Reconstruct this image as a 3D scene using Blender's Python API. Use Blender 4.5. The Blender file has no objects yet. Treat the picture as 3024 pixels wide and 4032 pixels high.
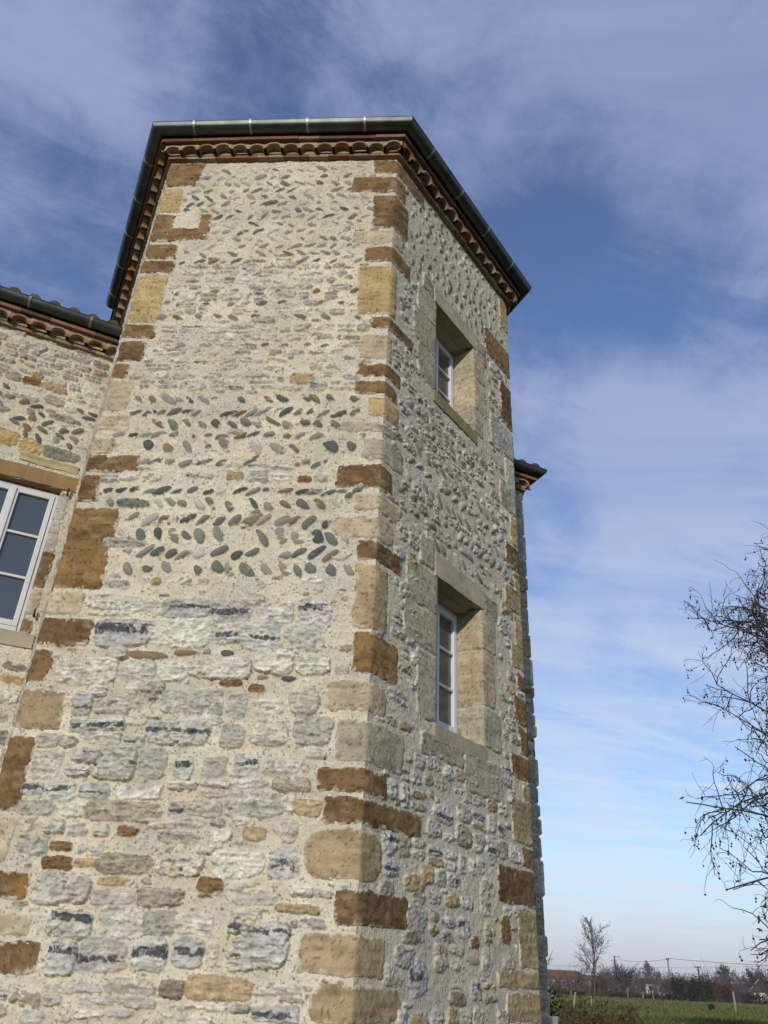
import bpy, bmesh, math, random
import numpy as np
from mathutils import Vector, Matrix
rad = math.radians
sc = bpy.context.scene
COL = sc.collection

# ------------------------------------------------------------------ camera, world, sun, exposure
EYE = 1.5
F_PX, PITCH, ROLL = 3106.05, 0.530408, 0.048742          # focal length in photo pixels (3024 wide)
def cam_axes():
    fwd = np.array([0, math.cos(PITCH), math.sin(PITCH)]); up0 = np.array([0, -math.sin(PITCH), math.cos(PITCH)])
    x0 = np.array([1., 0, 0])
    r = math.cos(ROLL)*x0 + math.sin(ROLL)*up0
    u = -math.sin(ROLL)*x0 + math.cos(ROLL)*up0
    return r, u, fwd
CR, CU, CF = cam_axes()
cd = bpy.data.cameras.new("camera"); cam = bpy.data.objects.new("camera", cd); COL.objects.link(cam)
cd.sensor_fit = 'HORIZONTAL'; cd.sensor_width = 36.0; cd.lens = 36.0*F_PX/3024.0
cd.clip_start = 0.05; cd.clip_end = 9000
M = Matrix.Identity(4)
for i in range(3):
    M[i][0], M[i][1], M[i][2] = CR[i], CU[i], -CF[i]
M[2][3] = EYE
cam.matrix_world = M
sc.camera = cam

SUN_AZ, SUN_EL = 194.0, 17.0                              # compass style: 0 = straight ahead (+Y), clockwise
w = bpy.data.worlds.new("World"); sc.world = w; w.use_nodes = True
nt = w.node_tree; N = nt.nodes; Lk = nt.links
for n in list(N): N.remove(n)
def wn(t, **k):
    n = N.new(t)
    for a, b in k.items(): setattr(n, a, b)
    return n
def wmath(op, a, b=None, clamp=False):
    n = wn('ShaderNodeMath', operation=op); n.use_clamp = clamp
    for i, v in enumerate((a, b)):
        if v is None: continue
        if isinstance(v, (int, float)): n.inputs[i].default_value = v
        else: Lk.new(v, n.inputs[i])
    return n.outputs[0]
def wramp(fac, a, b):
    n = wn('ShaderNodeMapRange', interpolation_type='SMOOTHSTEP'); Lk.new(fac, n.inputs[0])
    n.inputs[1].default_value = a; n.inputs[2].default_value = b; return n.outputs[0]
sky = wn('ShaderNodeTexSky', sky_type='NISHITA'); sky.sun_disc = False
sky.sun_elevation = rad(SUN_EL); sky.sun_rotation = rad(SUN_AZ); sky.altitude = 200
sky.air_density = 1.0; sky.dust_density = 0.4; sky.ozone_density = 2.5
tc = wn('ShaderNodeTexCoord'); sep = wn('ShaderNodeSeparateXYZ'); Lk.new(tc.outputs['Generated'], sep.inputs[0])
X_, Y_, Z_ = sep.outputs
zc = wmath('ADD', wmath('MAXIMUM', Z_, 0.0), 0.10)
cx_ = wmath('DIVIDE', X_, zc); cy_ = wmath('DIVIDE', Y_, zc)
comb = wn('ShaderNodeCombineXYZ'); Lk.new(cx_, comb.inputs[0]); Lk.new(cy_, comb.inputs[1])
def wnoise(scale, detail, rough, dist, off, sx=1.0, sy=1.0, rot=0.0):
    mp = wn('ShaderNodeMapping'); Lk.new(comb.outputs[0], mp.inputs[0])
    mp.inputs['Location'].default_value = off; mp.inputs['Scale'].default_value = (sx, sy, 1); mp.inputs['Rotation'].default_value = (0, 0, rot)
    n = wn('ShaderNodeTexNoise'); Lk.new(mp.outputs[0], n.inputs['Vector'])
    n.inputs['Scale'].default_value = scale; n.inputs['Detail'].default_value = detail
    n.inputs['Roughness'].default_value = rough; n.inputs['Distortion'].default_value = dist
    return n.outputs['Fac']
def wcirrus(scale, detail, rough, dist, off, ang, sx, sy):
    mp = wn('ShaderNodeMapping', vector_type='TEXTURE'); Lk.new(comb.outputs[0], mp.inputs[0])
    mp.inputs['Location'].default_value = off; mp.inputs['Scale'].default_value = (sx, sy, 1); mp.inputs['Rotation'].default_value = (0, 0, ang)
    n = wn('ShaderNodeTexNoise'); Lk.new(mp.outputs[0], n.inputs['Vector']); n.inputs['Scale'].default_value = scale
    n.inputs['Detail'].default_value = detail; n.inputs['Roughness'].default_value = rough; n.inputs['Distortion'].default_value = dist
    return n.outputs['Fac']
def wblob(d, width):                                      # a soft patch of sky round a world direction
    v = wn('ShaderNodeVectorMath', operation='DOT_PRODUCT'); Lk.new(tc.outputs['Generated'], v.inputs[0])
    v.inputs[1].default_value = Vector(d).normalized(); return wramp(v.outputs['Value'], math.cos(rad(width)), 1.0)
def dnoise(scale, detail, rough, dist, off, sc_, rot=(0, 0, 0)):
    mp = wn('ShaderNodeMapping'); Lk.new(tc.outputs['Generated'], mp.inputs[0]); mp.inputs['Location'].default_value = off; mp.inputs['Scale'].default_value = sc_; mp.inputs['Rotation'].default_value = rot
    n = wn('ShaderNodeTexNoise'); Lk.new(mp.outputs[0], n.inputs['Vector']); n.inputs['Scale'].default_value = scale
    n.inputs['Detail'].default_value = detail; n.inputs['Roughness'].default_value = rough; n.inputs['Distortion'].default_value = dist; return n.outputs['Fac']
c1 = dnoise(2.6, 9, 0.56, 0.25, (3.1, 1.7, 0.4), (1.0, 1.0, 1.25), (0.3, 0.35, 0.2))
c2 = dnoise(8.5, 10, 0.66, 0.45, (9.1, 4.7, 2.2), (1.0, 0.8, 1.25), (0.2, 0.5, 0.3))
c3 = wcirrus(3.6, 10, 0.66, 0.8, (3.1, 1.7, 0), rad(24), 2.2, 0.70)
csum = wmath('ADD', wmath('ADD', wmath('MULTIPLY', c1, 0.34), wmath('MULTIPLY', c2, 0.28)), wmath('MULTIPLY', c3, 0.38))
# the deep blue gaps in the cloud sheet and its thicker parts, as directions in the sky
def pdir(x, y):
    return CR*((x-1512)/F_PX) - CU*((y-2016)/F_PX) + CF
for (px, py, wd, amt) in ((2400, 880, 11, -0.095), (2150, 1050, 7, -0.05), (2850, 1300, 7, -0.04), (900, 330, 8, -0.04), (250, 900, 9, -0.07), (2100, 1900, 6, -0.05), (2650, 200, 14, 0.07), (250, 120, 10, 0.05), (2700, 1750, 9, 0.07), (1500, 200, 8, 0.04)):
    csum = wmath('ADD', csum, wmath('MULTIPLY', wblob(pdir(px, py), wd), amt))
cover = wramp(csum, 0.36, 0.60)
# low streaks
lowz = wramp(Z_, 0.50, 0.22)
strk = wcirrus(1.5, 8, 0.58, 0.5, (0.3, 2.2, 0), rad(-6), 3.4, 0.50)
cover = wmath('MAXIMUM', cover, wmath('MULTIPLY', wmath('MULTIPLY', wramp(strk, 0.45, 0.62), lowz), 1.0))
cover = wmath('MULTIPLY', cover, wmath('ADD', 0.62, wmath('MULTIPLY', wramp(strk, 0.34, 0.60), 0.38)))
tint = wn('ShaderNodeMix', data_type='RGBA', blend_type='MULTIPLY'); tint.inputs[0].default_value = 1.0
tm = wn('ShaderNodeMix', data_type='RGBA'); Lk.new(wramp(Z_, 0.05, 0.55), tm.inputs[0]); tm.inputs[6].default_value = (0.78, 0.87, 0.97, 1); tm.inputs[7].default_value = (1.08, 1.02, 1.18, 1)
Lk.new(sky.outputs[0], tint.inputs[6]); Lk.new(tm.outputs[2], tint.inputs[7])
cc = wn('ShaderNodeMix', data_type='RGBA'); Lk.new(wramp(Z_, 0.0, 0.75), cc.inputs[0])
cc.inputs[6].default_value = (5.0, 5.7, 6.6, 1); cc.inputs[7].default_value = (2.45, 2.85, 4.35, 1)
mx = wn('ShaderNodeMix', data_type='RGBA'); Lk.new(wmath('MULTIPLY', cover, 0.78), mx.inputs[0])
Lk.new(tint.outputs[2], mx.inputs[6]); Lk.new(cc.outputs[2], mx.inputs[7])
hz = wn('ShaderNodeMix', data_type='RGBA'); Lk.new(wmath('MULTIPLY', wramp(Z_, 0.13, 0.0), 0.85), hz.inputs[0])
Lk.new(mx.outputs[2], hz.inputs[6]); hz.inputs[7].default_value = (4.5, 4.4, 4.9, 1)
bg = wn('ShaderNodeBackground'); bg.inputs[1].default_value = 0.15; Lk.new(hz.outputs[2], bg.inputs[0])
wo = wn('ShaderNodeOutputWorld'); Lk.new(bg.outputs[0], wo.inputs[0])

sd = bpy.data.lights.new("sun", 'SUN'); sun = bpy.data.objects.new("sun", sd); COL.objects.link(sun)
sd.energy = 3.15; sd.angle = rad(1.2); sd.color = (1.0, 0.92, 0.79)
sv = Vector((math.sin(rad(SUN_AZ))*math.cos(rad(SUN_EL)), math.cos(rad(SUN_AZ))*math.cos(rad(SUN_EL)), math.sin(rad(SUN_EL))))
sun.rotation_euler = sv.to_track_quat('Z', 'Y').to_euler(); sun.location = (-4, -10, 12)
vs = sc.view_settings; vs.view_transform = 'Standard'; vs.look = 'None'; vs.exposure = 0.0; vs.gamma = 1.0; vs.use_curve_mapping = False

# ------------------------------------------------------------------ helpers
rng = random.Random(7)
def at(px, r, py=3880):                                   # photo column -> ground point at distance r
    d = pdir(px, py); h = math.hypot(d[0], d[1]); return (d[0]/h*r, d[1]/h*r)
def zat(px, py, r):                                       # height seen at photo pixel and distance r
    d = pdir(px, py); return EYE + d[2]/math.hypot(d[0], d[1])*r
def empty(name, loc, label, cat, group=None):
    o = bpy.data.objects.new(name, None); COL.objects.link(o); o.location = loc
    o.empty_display_size = 0.3; tag(o, label, cat, group); return o
def tag(o, label=None, cat=None, group=None, kind=None):
    if label: o['label'] = label
    if cat: o['category'] = cat
    if group: o['group'] = group
    if kind: o['kind'] = kind
    return o
def link(name, me, mat, parent=None, loc=None):
    o = bpy.data.objects.new(name, me); COL.objects.link(o)
    if mat is not None and not me.materials: me.materials.append(mat)
    if parent is not None:
        o.parent = parent
        p = parent; off = Vector((0, 0, 0))
        while p is not None: off += p.location; p = p.parent
        o.location = -off if loc is None else Vector(loc)-off
    elif loc is not None: o.location = loc
    return o
def np_mesh(name, V, Fq, C=None, smooth=True):            # V (n,3), Fq (m,4) quads
    V = np.asarray(V, np.float32); Fq = np.asarray(Fq, np.int32); k = Fq.shape[1]
    me = bpy.data.meshes.new(name)
    me.vertices.add(len(V)); me.vertices.foreach_set('co', V.ravel())
    me.loops.add(Fq.size); me.loops.foreach_set('vertex_index', Fq.ravel())
    me.polygons.add(len(Fq)); me.polygons.foreach_set('loop_start', np.arange(0, Fq.size, k, dtype=np.int32))
    me.polygons.foreach_set('loop_total', np.full(len(Fq), k, np.int32))
    me.polygons.foreach_set('use_smooth', np.full(len(Fq), smooth, bool))
    if C is not None:
        a = me.color_attributes.new('Col', 'FLOAT_COLOR', 'POINT')
        C4 = np.ones((len(V), 4), np.float32); C4[:, :3] = np.clip(C, 0, 1); a.data.foreach_set('color', C4.ravel())
    me.update(calc_edges=True); me.validate()
    return me
class MB:                                                 # collects coloured quads/triangles into one mesh
    def __init__(s): s.v = []; s.f = []; s.c = []
    def add(s, vs_, fs, col=(.5, .5, .5)):
        b = len(s.v); s.v += [tuple(map(float, q)) for q in vs_]; s.f += [tuple(b+i for i in f) for f in fs]; s.c += [col]*len(vs_)
    def box(s, o, d, n, u0, u1, d0, d1, z0, z1, col=(.5, .5, .5), jit=0.0):
        P = []
        for z in (z0, z1):
            for (u, q) in ((u0, d0), (u1, d0), (u1, d1), (u0, d1)):
                x = o[0]+d[0]*u+n[0]*q; y = o[1]+d[1]*u+n[1]*q
                P.append((x+rng.uniform(-jit, jit), y+rng.uniform(-jit, jit), z+rng.uniform(-jit, jit)))
        s.add(P, [(0, 3, 2, 1), (4, 5, 6, 7), (0, 1, 5, 4), (1, 2, 6, 5), (2, 3, 7, 6), (3, 0, 4, 7)], col)
    def tube(s, pts, rs, k=5, col=(.5, .5, .5), cap=True):
        rings = []
        for i, p in enumerate(pts):
            p = Vector(p); a = Vector(pts[max(i-1, 0)]); b = Vector(pts[min(i+1, len(pts)-1)])
            t = (b-a); t = t.normalized() if t.length > 1e-9 else Vector((0, 0, 1))
            e = t.cross(Vector((0.31, 0.17, 0.93))); e = e.normalized() if e.length > 1e-4 else Vector((1, 0, 0)); g = t.cross(e)
            rings.append([tuple(p + (e*math.cos(2*math.pi*j/k)+g*math.sin(2*math.pi*j/k))*rs[i]) for j in range(k)])
        vv = [q for r in rings for q in r]; ff = []
        for i in range(len(pts)-1):
            for j in range(k): ff.append((i*k+j, i*k+(j+1) % k, (i+1)*k+(j+1) % k, (i+1)*k+j))
        if cap: ff += [tuple(range(k))[::-1], tuple(range((len(pts)-1)*k, len(pts)*k))]
        s.add(vv, ff, col)
    def build(s, name, mat, parent=None, smooth=False, bevel=0.0):
        me = bpy.data.meshes.new(name); me.from_pydata(s.v, [], s.f)
        a = me.color_attributes.new('Col', 'FLOAT_COLOR', 'POINT')
        C4 = np.ones((len(s.v), 4), np.float32); C4[:, :3] = np.array(s.c, np.float32); a.data.foreach_set('color', C4.ravel())
        if smooth: me.polygons.foreach_set('use_smooth', np.ones(len(me.polygons), bool))
        me.update()
        o = link(name, me, mat, parent)
        if bevel:
            m = o.modifiers.new('bevel', 'BEVEL'); m.width = bevel; m.segments = 2; m.limit_method = 'ANGLE'
        return o

# ------------------------------------------------------------------ materials
def mat(name, rough=0.9, spec=0.3, metal=0.0, base=None, attr=False, var=0.0, vscale=20, bump=(), coat=0.0, ramp=None):
    m = bpy.data.materials.new(name); m.use_nodes = True; t = m.node_tree; b = t.nodes['Principled BSDF']
    b.inputs['Roughness'].default_value = rough; b.inputs['Metallic'].default_value = metal
    b.inputs['Specular IOR Level'].default_value = spec; b.inputs['Coat Weight'].default_value = coat
    g = t.nodes.new('ShaderNodeTexCoord'); src = None
    if attr:
        a = t.nodes.new('ShaderNodeAttribute'); a.attribute_name = 'Col'; src = a.outputs['Color']
    elif base is not None:
        rg = t.nodes.new('ShaderNodeRGB'); rg.outputs[0].default_value = (*base, 1); src = rg.outputs[0]
    if var:
        n = t.nodes.new('ShaderNodeTexNoise'); n.inputs['Scale'].default_value = vscale; n.inputs['Detail'].default_value = 5; n.inputs['Roughness'].default_value = .65
        t.links.new(g.outputs['Object'], n.inputs['Vector'])
        mr = t.nodes.new('ShaderNodeMapRange'); mr.inputs[1].default_value = .3; mr.inputs[2].default_value = .7
        mr.inputs[3].default_value = 1-var; mr.inputs[4].default_value = 1+var; t.links.new(n.outputs['Fac'], mr.inputs[0])
        mu = t.nodes.new('ShaderNodeVectorMath'); mu.operation = 'SCALE'; t.links.new(src, mu.inputs[0]); t.links.new(mr.outputs[0], mu.inputs['Scale']); src = mu.outputs[0]
    t.links.new(src, b.inputs['Base Color'])
    prev = None
    for (s_, st, dist) in bump:
        n = t.nodes.new('ShaderNodeTexNoise'); n.inputs['Scale'].default_value = s_; n.inputs['Detail'].default_value = 4
        t.links.new(g.outputs['Object'], n.inputs['Vector'])
        bp = t.nodes.new('ShaderNodeBump'); bp.inputs['Strength'].default_value = st; bp.inputs['Distance'].default_value = dist
        t.links.new(n.outputs['Fac'], bp.inputs['Height'])
        if prev: t.links.new(prev, bp.inputs['Normal'])
        prev = bp.outputs[0]
    if prev: t.links.new(prev, b.inputs['Normal'])
    return m
MASON = mat('masonry', .93, .15, attr=True, var=.13, vscale=120, bump=((70, .5, .010), (260, .45, .004)))
TERRA = mat('terracotta', .88, .2, attr=True, var=.22, vscale=40, bump=((90, .4, .004),))
STRAP = mat('zinc_strap', .5, .5, metal=.8, base=(.24, .25, .24), var=.2, vscale=9)
ZINC = mat('zinc', .48, .5, metal=.85, base=(.080, .086, .082), var=.3, vscale=5, bump=((3, .05, .01),))
WHITE = mat('white_paint', .45, .4, base=(.54, .55, .56), var=.05, vscale=8)
GLASS = mat('window_glass', .04, .7, base=(.055, .07, .09), bump=((2.5, .03, .02),))  # bluish base colour carries the reflected sky
GLASSB = mat('dim_window_glass', .08, .5, base=(.095, .092, .085), var=.3, vscale=2.5, bump=((2.5, .03, .02),))
SHADE_BLACK = mat('shade_black_board', .9, .1, base=(.035, .03, .028), var=.3)  # near-black colour stands for shadow under the gutter and behind panes
IRON = mat('rusty_iron', .8, .3, metal=.3, base=(.06, .035, .022), var=.3, vscale=60)

# ------------------------------------------------------------------ numpy noise
_T = np.random.RandomState(5).rand(256, 256).astype(np.float32)*2-1
def vn(x, y, seed=0):
    x = np.asarray(x, np.float32)+seed*17.31; y = np.asarray(y, np.float32)+seed*7.77
    xi = np.floor(x).astype(np.int32); yi = np.floor(y).astype(np.int32); fx = x-xi; fy = y-yi
    fx = fx*fx*fx*(fx*(fx*6-15)+10); fy = fy*fy*fy*(fy*(fy*6-15)+10)
    a = _T[xi & 255, yi & 255]; b = _T[(xi+1) & 255, yi & 255]; c = _T[xi & 255, (yi+1) & 255]; d = _T[(xi+1) & 255, (yi+1) & 255]
    return (a*(1-fx)+b*fx)*(1-fy)+(c*(1-fx)+d*fx)*fy
def fbm(x, y, o=4, seed=0, g=.5):
    s = 0; a = 1.0; t = 0
    for i in range(o): s = s+a*vn(x*2**i, y*2**i, seed+i*3); t += a; a *= g
    return s/t
def sst(a, b, x):
    t = np.clip((x-a)/(b-a), 0, 1); return t*t*(3-2*t)

# ------------------------------------------------------------------ plan of the buildings (metres)
C0 = np.array([-0.0455, 5.4]); LC = np.array([-2.5053, 5.5858]); RC = np.array([1.4464, 7.4387])
LB = np.array([-3.0960, 6.8586]); RB = np.array([0.8628, 8.6961]); FC = np.array([1.8630, 9.1604])
F1 = (LC-C0)/np.linalg.norm(LC-C0); F2 = (RC-C0)/np.linalg.norm(RC-C0)
AF = 1.13623; FD = np.array([math.sin(AF), math.cos(AF)]); SD = np.array([-FD[1], FD[0]])   # facade direction; back into the house
W1, W2 = 2.4668, 2.5263
N1 = np.array([-F1[1], F1[0]]); N1 = N1 if N1@(-C0) > 0 else -N1
N2 = np.array([F2[1], -F2[0]])
NL = -FD; NR = FD; NF = -SD
ZT = 9.071                                                 # top of the tower wall
ZM = 7.30                                                  # top of the house wall

# ------------------------------------------------------------------ stone colours (base colours of the stones themselves)
MORT = np.array([.515, .475, .380])
QC = {'b': (.185, .114, .053), 'd': (.145, .088, .042), 'o': (.195, .118, .045), 'y': (.39, .288, .135), 't': (.325, .250, .145), 'p': (.41, .345, .235), 'g': (.325, .297, .225), 'w': (.36, .345, .305)}
KC = {'W': (.52, .495, .43), 'G': (.385, .37, .325), 'M': (.33, .29, .22), 'T': (.36, .28, .16), 'B': (.19, .115, .055), 'R': (.23, .18, .16), 'D': (.42, .415, .39),
      'b': (.18, .14, .095), 'p': (.33, .275, .20), 'k': (.085, .093, .088), 'e': (.135, .14, .12), 'g': (.23, .22, .185), 'l': (.40, .375, .32)}
def facets(x, y, seed):                                    # little tilted planes, like a broken rock face
    xi = np.floor(x); yi = np.floor(y); best = np.full(x.shape, 9., np.float32); out = np.zeros(x.shape, np.float32)
    for i in (-1, 0, 1):
        for j in (-1, 0, 1):
            a = (xi+i).astype(np.int32)+seed*13; b = (yi+j).astype(np.int32)+seed*5
            px = xi+i+.5+.48*_T[a & 255, b & 255]; py = yi+j+.5+.48*_T[(a+91) & 255, (b+37) & 255]
            dx = x-px; dy = y-py; d = np.abs(dx)+np.abs(dy)*1.0; tx = _T[(a+11) & 255, (b+171) & 255]; ty = _T[(a+61) & 255, (b+7) & 255]
            v = .30*(tx*dx+ty*dy)+.16*_T[(a+3) & 255, (b+99) & 255]
            m = d < best; out = np.where(m, v, out); best = np.where(m, d, best)
    return out
class Field:
    def __init__(s, u, v, seed, mort=MORT):
        s.u = np.asarray(u); s.v = np.asarray(v); s.U, s.V = np.meshgrid(s.u, s.v); U, V = s.U, s.V; s.seed = seed
        s.n1 = fbm(U*22, V*22, 4, seed); s.n2 = fbm(U*9, V*60, 4, seed+11); s.n3 = fbm(U*55, V*55, 3, seed+23); s.n4 = fbm(U*2.2, V*2.2, 3, seed+31)
        s.fc = facets(U*26, V*34, seed)*.025
        s.H = .006*fbm(U*7, V*7, 3, seed+41)+.0062*s.n1+.0034*s.n3
        k = 1+.16*s.n4+.13*s.n1+.12*s.n3+.10*fbm(U*5, V*12, 3, seed+61)
        s.C = np.clip(k, .5, 1.4)[..., None]*mort
        s.C = s.C*(1+np.array([.02, 0, -.05])*fbm(U*3, V*3, 3, seed+51)[..., None])
        rs = np.random.RandomState(seed+3); sp = vn(U*95, V*95, seed+71)+.25*s.n1            # dark grains in the mortar
        gr = sst(.70, .80, sp); s.C *= (1-.60*gr)[..., None]; s.H -= .004*gr
        sp = vn(U*48, V*48, seed+73); gr = sst(.80, .86, sp); s.C *= (1-.45*gr)[..., None]; s.H -= .004*gr
        gw = sst(-.05, .5, fbm(U*1.6, V*2.6, 4, seed+81, .6))[..., None]*.42; s.C = s.C*(1-gw)+s.C*np.array([.80, .81, .84])*gw
        rn = sst(.0, .5, fbm(U*14, V*.7, 3, seed+87))*sst(.25, 1.0, .9*fbm(U*1.3, V*.9, 2, seed+89)+.35); rn = (rn*.30)[..., None]; s.C = s.C*(1-rn)+s.C*np.array([.66, .66, .67])*rn
        yw = sst(.1, .5, fbm(U*4.5, V*6, 3, seed+83))[..., None]*.35; s.C = s.C*(1-yw)+s.C*np.array([1.08, 1.03, .86])*yw
        s.occ = np.zeros(U.shape, bool); s.rs = rs
    def win(s, cu, cv, e):
        i0, i1 = np.searchsorted(s.u, (cu-e, cu+e)); j0, j1 = np.searchsorted(s.v, (cv-e, cv+e)); return slice(j0, j1), slice(i0, i1)
    def free(s, cu, cv, w_, h_, lim=.12):
        i0, i1 = np.searchsorted(s.u, (cu-w_/2, cu+w_/2)); j0, j1 = np.searchsorted(s.v, (cv-h_/2, cv+h_/2))
        if i1-i0 < 2 or j1-j0 < 2: return False
        return s.occ[j0:j1, i0:i1].mean() < lim
    def block(s, u0, u1, v0, v1, sink=False):
        i0, i1 = np.searchsorted(s.u, (u0, u1)); j0, j1 = np.searchsorted(s.v, (v0, v1)); s.occ[j0:j1, i0:i1] = True
        if sink:
            i0, i1 = np.searchsorted(s.u, (u0+(.03 if u0 > .02 else -.1), u1-(.03 if u1 < s.u[-1]-.02 else -.1))); j0, j1 = np.searchsorted(s.v, (v0+.02, v1-.02)); s.H[j0:j1, i0:i1] = -.014
    def stone(s, cu, cv, w_, h_, ang=0.0, kind='W', prot=.014, p=3.2, smear=0.0, rough=1.0):
        sd_ = s.rs.randint(0, 9999); e = .62*math.hypot(w_, h_)+.02
        q = s.win(cu, cv, e); U = s.U[q]; V = s.V[q]
        if U.size < 4: return
        ca, sa = math.cos(ang), math.sin(ang); dx = U-cu; dy = V-cv
        x = (dx*ca+dy*sa)/(w_/2); y = (-dx*sa+dy*ca)/(h_/2)
        peb = p <= 2.4
        if not peb:
            a = .12; kx = .045/w_*2; ky = .045/h_*2; x = x*.93; y = y*.90
            x = x+a*fbm(U*11, V*11, 3, sd_)*min(1, kx*2)+.10*fbm(U*40, V*40, 2, sd_+2)*min(1.2, kx)
            y = y+a*fbm(U*9, V*9, 3, sd_+5)*min(1.6, ky)+.14*fbm(U*40, V*40, 2, sd_+7)*min(1.3, ky)
            x = x*(1+.12*s.rs.uniform(-1, 1)*y); y = y*(1+.16*s.rs.uniform(-1, 1)*x)
        else:
            b = s.rs.uniform(-.3, .3); x = x*(1+b*y)+.14*fbm(U*9, V*9, 2, sd_); y = y*(1+s.rs.uniform(-.32, .32)*x)+.12*fbm(U*12, V*12, 2, sd_+1); p = s.rs.choice([2.0, 2.2, 2.6])
        r = (np.abs(x)**p+np.abs(y)**p)**(1/p)
        m = sst(1.0, .94, r)
        cover = 1.0
        if smear > 0: cover = sst(-.25, .15, fbm(U*16, V*22, 3, sd_+9)+.75-1.5*smear+.3*(1-r))
        m = m*cover
        if peb: hs = prot*np.sqrt(np.clip(1.08-r*r, 0, None))+.0012*s.n1[q]
        else:
            tilt = s.rs.uniform(-.006, .006)*x+s.rs.uniform(-.003, .007)*y
            hs = prot*(.8+.25*(1-np.clip(r, 0, 1)**2))+rough*(.0045*s.n1[q]+.0085*s.n2[q]+.0030*s.n3[q]+1.25*s.fc[q])+tilt
        s.H[q] = s.H[q]*(1-m)+hs*m
        c = np.array(KC.get(kind, QC.get(kind, (.4, .4, .4))))*s.rs.uniform(.84, 1.14)*(1+s.rs.uniform(-.022, .022, 3))
        sh = (1+.30*s.n1[q]+.30*s.n2[q]+.28*s.n3[q]+11.0*s.fc[q]) if not peb else (1+.10*s.n1[q]+.05*s.n3[q])  # tone follows the relief noise: facet and crevice shading put into the colour
        cc = np.clip(sh, .45, 1.6)[..., None]*c
        if kind in 'WGDM':
            st = sst(.05, .5, fbm(U*10, V*30, 3, sd_+21))[..., None]
            cc = cc*(1-st*.55)+np.array([.30, .295, .275])*st*.55*s.rs.uniform(.8, 1.3)
            wm = sst(.2, .6, fbm(U*6, V*12, 3, sd_+25))[..., None]*.35
            cc = cc*(1-wm)+np.array([.50, .42, .29])*wm
            dk = sst(.40, .55, fbm(U*26, V*40, 3, sd_+27))[..., None]*.45
            cc = cc*(1-dk)+np.array([.17, .165, .15])*dk
        if kind == 'D':
            bc = s.rs.uniform(-.35, .55); bw = s.rs.uniform(.10, .36)
            xl = s.rs.uniform(-1.3, -.55); xr = s.rs.uniform(.5, 1.3)
            yy = y-bc+.10*fbm(U*12, V*12, 3, sd_+31)+.10*fbm(U*40, V*20, 2, sd_+32)
            bm = sst(bw, bw*.8, np.abs(yy))*sst(xl-.03, xl+.03, x+.25*fbm(U*30, V*30, 2, sd_+4))*sst(xr+.03, xr-.03, x+.25*fbm(U*30, V*30, 2, sd_+6))
            vein = 1-sst(.02, .09, np.abs(fbm(U*30+1.2*fbm(U*20, V*20, 2, sd_), V*6, 2, sd_+33)))
            bm = bm*(1-.75*vein)*sst(-.55, -.40, fbm(U*18, V*18, 2, sd_+35))
            dcol = np.array([.085, .088, .092])*(1+.4*s.n3[q][..., None])
            cc = cc*(1-bm[..., None])+dcol*bm[..., None]
            s.H[q] = s.H[q]-.003*bm*m
        if peb and s.rs.rand() < .25:
            vein = 1-sst(.0, .06, np.abs(x-.5*y-s.rs.uniform(-.6, .6)+.15*fbm(U*20, V*20, 2, sd_)))
            cc = cc*(1-vein[..., None]*.4)+np.array([.42, .40, .35])*vein[..., None]*.4
        mc = (sst(1.0, .93, r+.05*s.n1[q]+.04*s.n3[q])*cover)[..., None]
        s.C[q] = s.C[q]*(1-mc)+cc*mc
        # mortar is dragged a little proud round the stone
        s.occ[q] |= (r < 1.04)
    def mesh(s, name, o, d, n, holes=(), flat=(.03, .03), ztop=None):
        H = s.H.copy()
        if flat[0]: H *= sst(0, flat[0], s.U-s.u[0]+1e-4)
        if flat[1]: H *= sst(0, flat[1], s.u[-1]-s.U+1e-4)
        nv, nu = s.U.shape
        V = np.empty((nv, nu, 3), np.float32)
        V[..., 0] = o[0]+d[0]*s.U+n[0]*H; V[..., 1] = o[1]+d[1]*s.U+n[1]*H; V[..., 2] = s.V
        idx = np.arange(nv*nu, dtype=np.int32).reshape(nv, nu)
        a, b, c, e = idx[:-1, :-1], idx[:-1, 1:], idx[1:, 1:], idx[1:, :-1]
        keep = np.ones(a.shape, bool); um = (s.u[:-1]+s.u[1:])/2; vm = (s.v[:-1]+s.v[1:])/2
        for (u0, u1, v0, v1) in holes: keep[np.ix_((vm > v0) & (vm < v1), (um > u0) & (um < u1))] = False
        flip = (d[0]*n[1]-d[1]*n[0]) > 0      # outward faces
        q = (a, e, c, b) if flip else (a, b, c, e)
        Fq = np.stack([k[keep] for k in q], 1)
        return np_mesh(name, V.reshape(-1, 3), Fq, s.C.reshape(-1, 3))
def axis(*segs):                                           # (start, stop, step) pieces
    out = []
    for a, b, st in segs: out += list(np.arange(a, b-1e-6, st))
    return np.array(out+[segs[-1][1]])

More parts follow.
